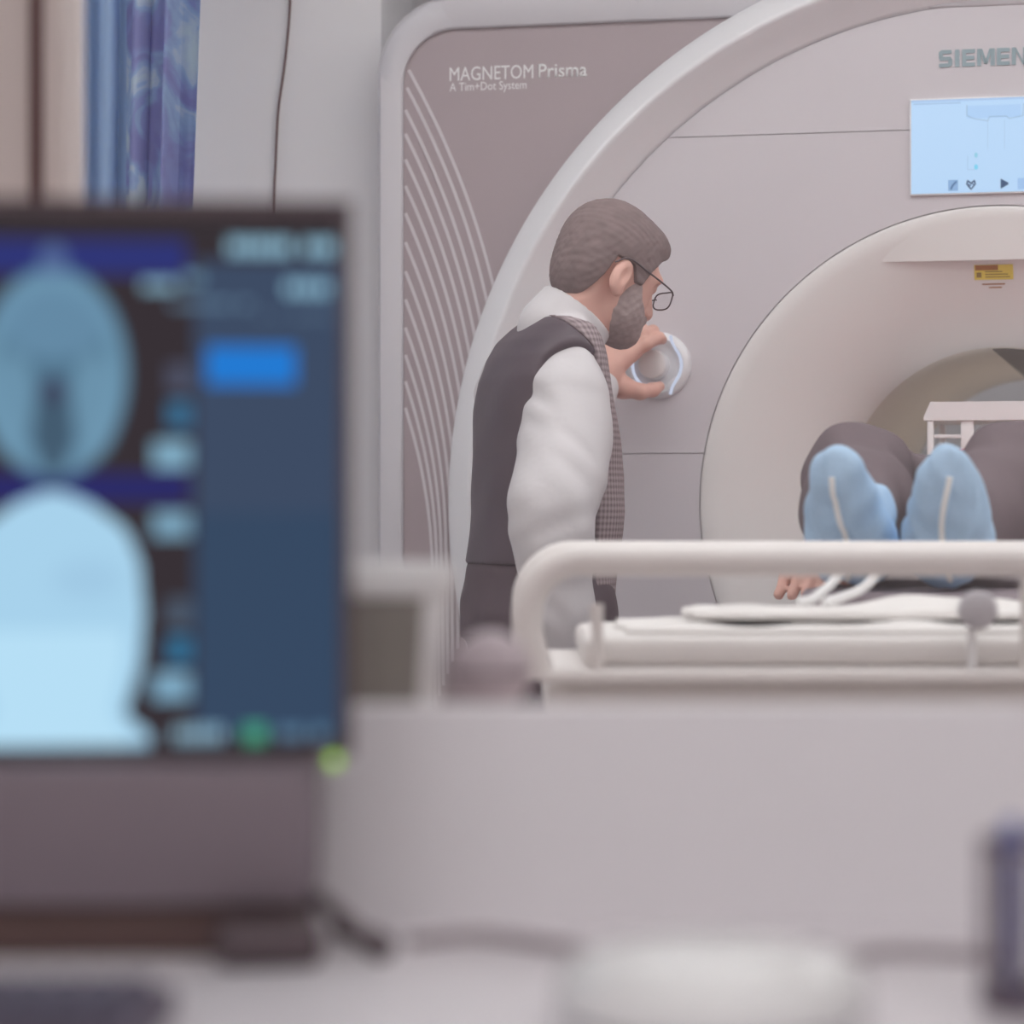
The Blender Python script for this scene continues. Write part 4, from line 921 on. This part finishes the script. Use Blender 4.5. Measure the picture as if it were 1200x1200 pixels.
for j in range(nv + 1):
    c = j / nv; z = zt + (zb - zt) * c
    for i in range(nu + 1):
        a = i / nu; xr = xr0 - 0.022 * np.interp(z, (1.0, 2.0), (1.6, 0)); x = xl0 + (xr - xl0) * a
        fold = 0.028 * math.sin(2 * math.pi * (4.2 * a + 0.25) + 0.5 * math.sin(3 * c)) + 0.010 * math.sin(2 * math.pi * 9.3 * a + 1 + 2 * c)
        V.append(bm.verts.new((x - xl0 + 0.006 * math.sin(2 * math.pi * 8.4 * a), fold, z)))
for j in range(nv):
    for i in range(nu):
        k = j * (nu + 1) + i; bm.faces.new((V[k], V[k + 1], V[k + nu + 2], V[k + nu + 1]))
r = bmesh.ops.solidify(bm, geom=bm.faces[:], thickness=0.002)
cu = empty('curtain', (xl0, YC, 0), 0, 'blue floral curtain hanging beside the scanner room wall', 'curtain'); obj('drape', bm, M_cur, cu, angle=80)
tube('curtain_rail', [(-0.3, 0, 2.62), (0.45, 0, 2.62)], 0.012, M_mri_white, cu, n=12)
for k in range(6): tube('hanger', [(0.02 + 0.042 * k, 0, 2.60), (0.02 + 0.042 * k, 0, 2.745)], 0.003, M_mri_white, cu, n=6)
YW = 5.612; cpts = [P(344, -402, YW), P(343, -130, YW), P(341, -40, YW), P(339, 20, YW), P(333, 80, YW), P(326, 130, YW), P(323, 190, YW), P(321, 245, YW), P(320, 420, YW), P(324, 700, YW), P(330, 1150, YW)]
base_ = Vector((cpts[-1].x, YW, 0)); cb = tube('hanging_cable', [p - base_ for p in cpts], 0.0026, M_gasket, None, n=8, sm=6); cb.location = base_
tag(cb, 'thin dark cable hanging down the white back wall', 'cable')

# ------------------------------------------------------------------ control room desk
DZ = CAMZ - 0.272
desk = empty('desk', (0, 1.5, 0), 0, 'white control room desk with upright back partition', 'desk')
box('desk_top', (-1.3, -0.55, DZ - 0.03), (1.3, 0.329, DZ), M_desk, desk, 0.003)
box('back_partition', (-1.3, 0.330, 0.30), (1.3, 0.362, CAMZ - 0.127), M_part, desk, 0.004)
for x in (-1.25, 1.19): box('side_leg', (x, -0.5, 0), (x + 0.06, 0.32, DZ - 0.031), M_desk, desk, 0.003)
# computer case under the monitor
CY = 1.70
def cz(py): return CAMZ + (600 - py) * CY / FPX
def cx_(px): return (px - 600) * CY / FPX
case = empty('computer_case', (cx_(0), CY, DZ), 0, 'slim dark grey computer case lying under the monitor', 'computer')
def cbox(name, lo, hi, m, parent=None, bev=0.003): o0 = Vector((cx_(0), CY, DZ)); return box(name, Vector(lo) - o0, Vector(hi) - o0, m, parent or case, bev)
cbox('case_shell', (cx_(-340), CY, cz(1062)), (cx_(361), CY + 0.115, cz(897)), M_case)
cbox('plinth', (cx_(-335), CY + 0.006, DZ + 0.001), (cx_(352), CY + 0.112, cz(1062) - 0.0005), mat('dark_plinth', alb(72, 54, 52), 0.6, 0.1))
# monitor
MY = 1.70; mon = empty('monitor', (cx_(0), MY + 0.02, cz(897) + 0.001), math.radians(6), 'black monitor showing blue head scan images', 'monitor')
def mx_(px): return (px - 0) * MY / FPX
mz0 = cz(897) + 0.001
def mz(py): return cz(py) - mz0
box('monitor_body', (mx_(-405), 0.004, mz(892)), (mx_(410), 0.045, mz(227)), M_black, mon, 0.004)
bm = bmesh.new()
for lo, hi in (((mx_(-405), -0.006, mz(892)), (mx_(410), 0.0035, mz(884))), ((mx_(-405), -0.006, mz(248)), (mx_(410), 0.0035, mz(227))), ((mx_(396), -0.006, mz(884)), (mx_(410), 0.0035, mz(248))), ((mx_(-405), -0.006, mz(884)), (mx_(-391), 0.0035, mz(248)))): add_box(bm, lo, hi, 0.001)
obj('bezel', bm, M_black, mon)
box('stand_foot', (mx_(-160), -0.012, 0.0), (mx_(160), 0.06, mz(892) - 0.0005), M_black, mon, 0.0005)
bm = bmesh.new(); add_lathe(bm, [(0, -0.0085), (0.003, -0.008), (0.0035, -0.006), (0, -0.0055)], 16, Matrix.Translation((mx_(388), 0, mz(897))) @ FACE)
obj('power_light', bm, emit('green_led', lin((140, 190, 60)), 2.4), mon)
# screen image
SW, SH = 394, 318; x0p, x1p, y0p, y1p = -391, 396, 248, 884
im = np.empty((SH, SW, 3)); im[:] = lin((56, 49, 54)); Yp, Xp = np.mgrid[0:SH, 0:SW].astype(float); Xp = x0p + (Xp + 0.5) / SW * (x1p - x0p); Yp = y0p + (Yp + 0.5) / SH * (y1p - y0p)
def fill(m, c, a=1.0):
    m = (m.astype(float) * a)[..., None]; im[:] = im * (1 - m) + np.array(lin(c)) * m
soft = lambda d, w=6: np.clip(0.5 - d / w, 0, 1)
fill((Yp < 276), (56, 50, 54)); fill((Yp > 276) & (Yp < 318) & (Xp < 212), (48, 54, 118)); fill((Yp > 553) & (Yp < 588) & (Xp < 214), (44, 44, 104))
fill((Xp > 222) & (Yp > 300) & (Yp < 868), (62, 76, 100)); fill((Xp > 222) & (Yp > 600) & (Yp < 868), (50, 72, 98), 0.6)
# head slice with skull shapes
for cx0 in (55, -225):
    d = np.hypot((Xp - cx0) / 88.0, (Yp - 435) / 126.0); fill(soft(d - 1, 0.05), (84, 118, 142))
    fill(soft(np.abs(d - 0.86) - 0.10, 0.08), (108, 148, 174)); fill(soft(np.hypot((Xp - cx0) / 62, (Yp - 375) / 45) - 1, 0.3), (104, 142, 170), 0.8)
    for q in (-1, 1): fill(soft(np.hypot((Xp - cx0 - q * 48) / 26, (Yp - 470) / 60) - 1, 0.4), (112, 152, 178), 0.8)
    fill(soft(np.hypot((Xp - cx0) / 24, (Yp - 500) / 58) - 1, 0.3), (66, 88, 108), 0.9); fill(soft(np.hypot((Xp - cx0) / 14, (Yp - 455) / 14) - 1, 0.3), (62, 60, 86), 0.9)
    fill(soft(np.hypot((Xp - cx0) / 16, (Yp - 300) / 18) - 1, 0.3), (84, 104, 150))
    half = np.interp(Yp, (575, 590, 620, 660, 720, 780, 815, 838, 848, 862, 886), (8, 45, 85, 102, 107, 103, 92, 84, 92, 112, 114))
    fill((np.abs(Xp - cx0) < half) & (Yp > 575) & (Yp < 878), (168, 210, 236)); fill((np.abs(Xp - cx0) < half * 0.8) & (Yp > 740) & (Yp < 878), (186, 226, 248), 0.8)
    fill(soft(np.hypot((Xp - cx0 - 40) / 40, (Yp - 680) / 24) - 1, 0.8), (158, 198, 226), 0.7)
# rows of small text and icons
random.seed(4)
def glyphs(xa, xb, y, h, c, dens=0.75, step=7):
    x = xa
    while x < xb:
        if random.random() < dens: fill((Xp > x) & (Xp < x + step * 0.72) & (np.abs(Yp - y) < h / 2), c)
        x += step
T1 = (150, 196, 220)
glyphs(262, 384, 283, 17, T1, 0.85, 13); glyphs(160, 200, 330, 12, T1, 0.9, 8); glyphs(200, 232, 322, 12, (120, 160, 185), 0.9, 8); glyphs(330, 384, 332, 18, T1, 0.9, 14)
glyphs(195, 290, 352, 10, (105, 135, 160), 0.9, 8); glyphs(300, 384, 365, 8, (90, 112, 135), 0.6, 8)
fill((Xp > 236) & (Xp < 342) & (Yp > 402) & (Yp < 448), (36, 122, 210))
for yb, c in ((440, (80, 84, 104)), (484, (58, 110, 146)), (532, (128, 170, 194)), (615, (122, 162, 186)), (720, (78, 92, 110)), (764, (50, 112, 150)), (808, (126, 168, 194))):
    fill((Xp > 172 + (18 if yb in (440, 484, 720, 764) else 0)) & (Xp < 216) & (np.abs(Yp - yb) < 16), c)
glyphs(198, 258, 865, 20, (150, 190, 212), 0.9, 12); fill((Xp > 280) & (Xp < 306) & (np.abs(Yp - 865) < 12), (72, 160, 130)); glyphs(322, 382, 865, 16, (96, 132, 160), 0.8, 10)
grid_screen('screen_image', mx_(x0p), mx_(x1p), mz(y1p), mz(y0p), 0.0030, im, screen_mat('monitor_glow', 1.0), mon)
# dark cable running from the case down to the desk
cbl = tube('power_cable', [P(352, 1046, 1.815), P(372, 1054, 1.74), P(398, 1074, 1.70), P(424, 1098, 1.69), P(446, 1116, 1.70), Vector((P(452, 1122, 1.71).x, 1.715, DZ + 0.007)), Vector((P(430, 1122, 1.74).x, 1.745, DZ + 0.007)), Vector((P(395, 1122, 1.77).x, 1.775, DZ + 0.007))], 0.0055, M_black, None, n=10, sm=6)
tag(cbl, 'thick black cable dropping from computer case to desk', 'cable')
bm = bmesh.new(); add_box(bm, (-0.032, -0.02, 0), (0.032, 0.02, 0.026), 0.008, 3); ad_ = obj('power_adapter', bm, M_black, loc=(cx_(318), 1.675, DZ + 0.001)); ad_.rotation_euler = (0, 0, 0.15)
tag(ad_, 'small black power adapter in front of computer case', 'adapter')
# pale grey cable behind the white lid
gc = tube('grey_cable', [Vector((P(480, 1100, 1.72).x, 1.74, DZ + 0.005)), Vector((P(560, 1100, 1.75).x, 1.765, DZ + 0.005)), Vector((P(650, 1100, 1.75).x, 1.725, DZ + 0.005)), Vector((P(760, 1100, 1.7).x, 1.66, DZ + 0.005)), Vector((P(920, 1100, 1.7).x, 1.65, DZ + 0.005)), Vector((P(1040, 1100, 1.72).x, 1.70, DZ + 0.005)), Vector((P(1180, 1100, 1.72).x, 1.68, DZ + 0.005))], 0.0042, mat('grey_cable_sheath', alb(140, 132, 135), 0.6, 0.05), None, n=8, sm=8)
tag(gc, 'pale grey cable trailing along the back of the desk', 'cable')
# white domed lid
bm = bmesh.new(); add_lathe(bm, [(0.0, 0.0), (0.078, 0.0), (0.083, 0.004), (0.0845, 0.012), (0.083, 0.022), (0.077, 0.030), (0.064, 0.036), (0.045, 0.040), (0.02, 0.0425), (0.0, 0.043)], 64)
lid = obj('domed_lid', bm, mat('glossy_white_plastic', alb(204, 203, 206), 0.15, 0.01), loc=(P(835, 1150, 1.5).x, 1.50, DZ + 0.001)); tag(lid, 'round glossy white domed lid lying on the desk', 'lid')
# keyboard
kb = empty('keyboard', (P(190, 1150, 1.45).x - 0.44, 1.37, DZ + 0.001), 0, 'dark computer keyboard in front of the monitor', 'keyboard')
box('keyboard_body', (0, 0, 0), (0.44, 0.15, 0.014), mat('keyboard_shell', alb(80, 72, 84), 0.5, 0.05), kb, 0.004)
bm = bmesh.new(); add_box(bm, (0, 0, 0), (0.0165, 0.0165, 0.007), 0.002, 1); k0 = obj('key', bm, mat('key_cap', alb(70, 64, 78), 0.5, 0.05), kb); k0.location = (0.012, 0.012, 0.0145)
for r_ in range(6):
    for c_ in range(22):
        if r_ == 0 and c_ == 0: continue
        k = k0.copy(); COL.objects.link(k); k.location = (0.012 + 0.019 * c_, 0.012 + 0.0218 * r_, 0.0145)
# mesh pen holder with pens
pc = Vector((P(1152, 1185, 1.52).x + 0.041, 1.53, DZ + 0.001)); M_cup = mat('dark_cup_metal', alb(92, 82, 92), 0.4, 0.08, 30, metal=0.2)
cup = empty('pen_holder', pc, 0, 'dark metal pen holder at the right end of desk', 'pen holder')
bm = bmesh.new(); add_lathe(bm, [(0, 0.002), (0.039, 0.002), (0.040, 0.0), (0.041, 0.002), (0.041, 0.010), (0.0395, 0.010), (0.0395, 0.004), (0.0, 0.004)], 32); obj('cup_base', bm, M_cup, cup)
bm = bmesh.new(); add_lathe(bm, [(0.0395, 0.086), (0.041, 0.086), (0.042, 0.089), (0.041, 0.092), (0.0395, 0.092)], 32, closed=True); obj('cup_rim', bm, M_cup, cup)
bm = bmesh.new(); add_box(bm, (-0.0022, -0.0009, 0.006), (0.0022, 0.0009, 0.088)); w0 = obj('cup_wire', bm, M_cup, cup, smooth=False); w0.location = (0.0402, 0, 0); w0.rotation_euler = (0, 0, math.pi / 2)
for k in range(1, 20):
    a = 2 * math.pi * k / 20; w = w0.copy(); COL.objects.link(w); w.location = (0.0402 * math.cos(a), 0.0402 * math.sin(a), 0); w.rotation_euler = (0, 0, a + math.pi / 2)
for (dx, dy, tx, ty, c_, nm) in ((-0.020, 0.004, -0.03, 0.0, (86, 98, 150), 'blue'), (0.004, 0.012, 0.05, 0.06, (70, 62, 72), 'black'), (0.018, -0.010, 0.08, -0.05, (150, 150, 158), 'silver')):
    pn = empty('pen', pc + Vector((dx, dy, 0.0052)), 0, nm + ' pen standing in the metal pen holder', 'pen', 'pens in the pen holder'); pn.rotation_euler = (ty * -1, tx, 0)
    mp_ = mat('pen_' + nm, alb(*c_), 0.4, 0.03)
    bm = bmesh.new(); add_lathe(bm, [(0, 0), (0.001, 0), (0.0042, 0.012), (0.0042, 0.064), (0, 0.064)], 12); obj('barrel', bm, mp_, pn)
    bm = bmesh.new(); add_lathe(bm, [(0, 0.0642), (0.0052, 0.0642), (0.0052, 0.094), (0.004, 0.097), (0, 0.098)], 12); obj('cap', bm, mp_, pn)
    box('clip', (-0.0015, -0.0075, 0.068), (0.0015, -0.0055, 0.094), mp_, pn)

# ------------------------------------------------------------------ things on the window ledge
TY = 2.06; tub = empty('wipes_tub', (P(446, 700, TY).x, TY, SILLZ + 0.001), 0, 'white wipes tub with dark green label on window ledge', 'tub')
hT = P(446, 658, TY).z - SILLZ - 0.001
bm = bmesh.new(); add_lathe(bm, [(0, 0), (0.036, 0), (0.039, 0.003), (0.0505, hT - 0.024), (0.0, hT - 0.024)], 48); obj('tub_body', bm, M_coil, tub)
bm = bmesh.new(); add_lathe(bm, [(0, hT - 0.0235), (0.053, hT - 0.0235), (0.055, hT - 0.020), (0.055, hT - 0.004), (0.052, hT), (0, hT)], 48); obj('tub_lid', bm, M_coil, tub)
bm = bmesh.new(); prev = None
for k in range(25):
    a = math.radians(-232 + 182 * k / 24); cur = []
    for z in (0.012, hT - 0.026):
        rr = 0.039 + (0.0505 - 0.039) * (z - 0.003) / (hT - 0.027) + 0.0007; cur.append(bm.verts.new((rr * math.cos(a), rr * math.sin(a), z)))
    if prev: bm.faces.new((prev[0], cur[0], cur[1], prev[1]))
    prev = cur
obj('tub_label', bm, mat('green_grey_label', alb(112, 108, 104), 0.5, 0.05, 20), tub)
spk = empty('desk_speaker', (P(575, 790, 2.06).x, 2.06, SILLZ + 0.001), 0, 'small round grey ball-shaped speaker on window ledge', 'speaker')
cz_ = P(575, 788, 2.06).z - SILLZ; R = 0.030
bm = bmesh.new(); add_lathe(bm, [(0, 0), (0.026, 0), (0.027, 0.003), (0.020, 0.009), (0.011, 0.015), (0.010, cz_ - R * 0.9), (0.016, cz_ - R * 0.82), (0, cz_ - R * 0.82)], 32); obj('speaker_foot', bm, M_black, spk)
bm = bmesh.new(); add_lathe(bm, [(R * math.sin(math.pi * k / 16), cz_ - R * math.cos(math.pi * k / 16)) for k in range(17)], 40); obj('speaker_ball', bm, mat('speaker_grey', alb(160, 150, 155), 0.6, 0.05), spk)
bm = bmesh.new(); add_lathe(bm, [(R * 1.012, cz_ - 0.0015), (R * 1.03, cz_ - 0.001), (R * 1.03, cz_ + 0.001), (R * 1.012, cz_ + 0.0015)], 40, closed=True); obj('speaker_seam', bm, M_case, spk)
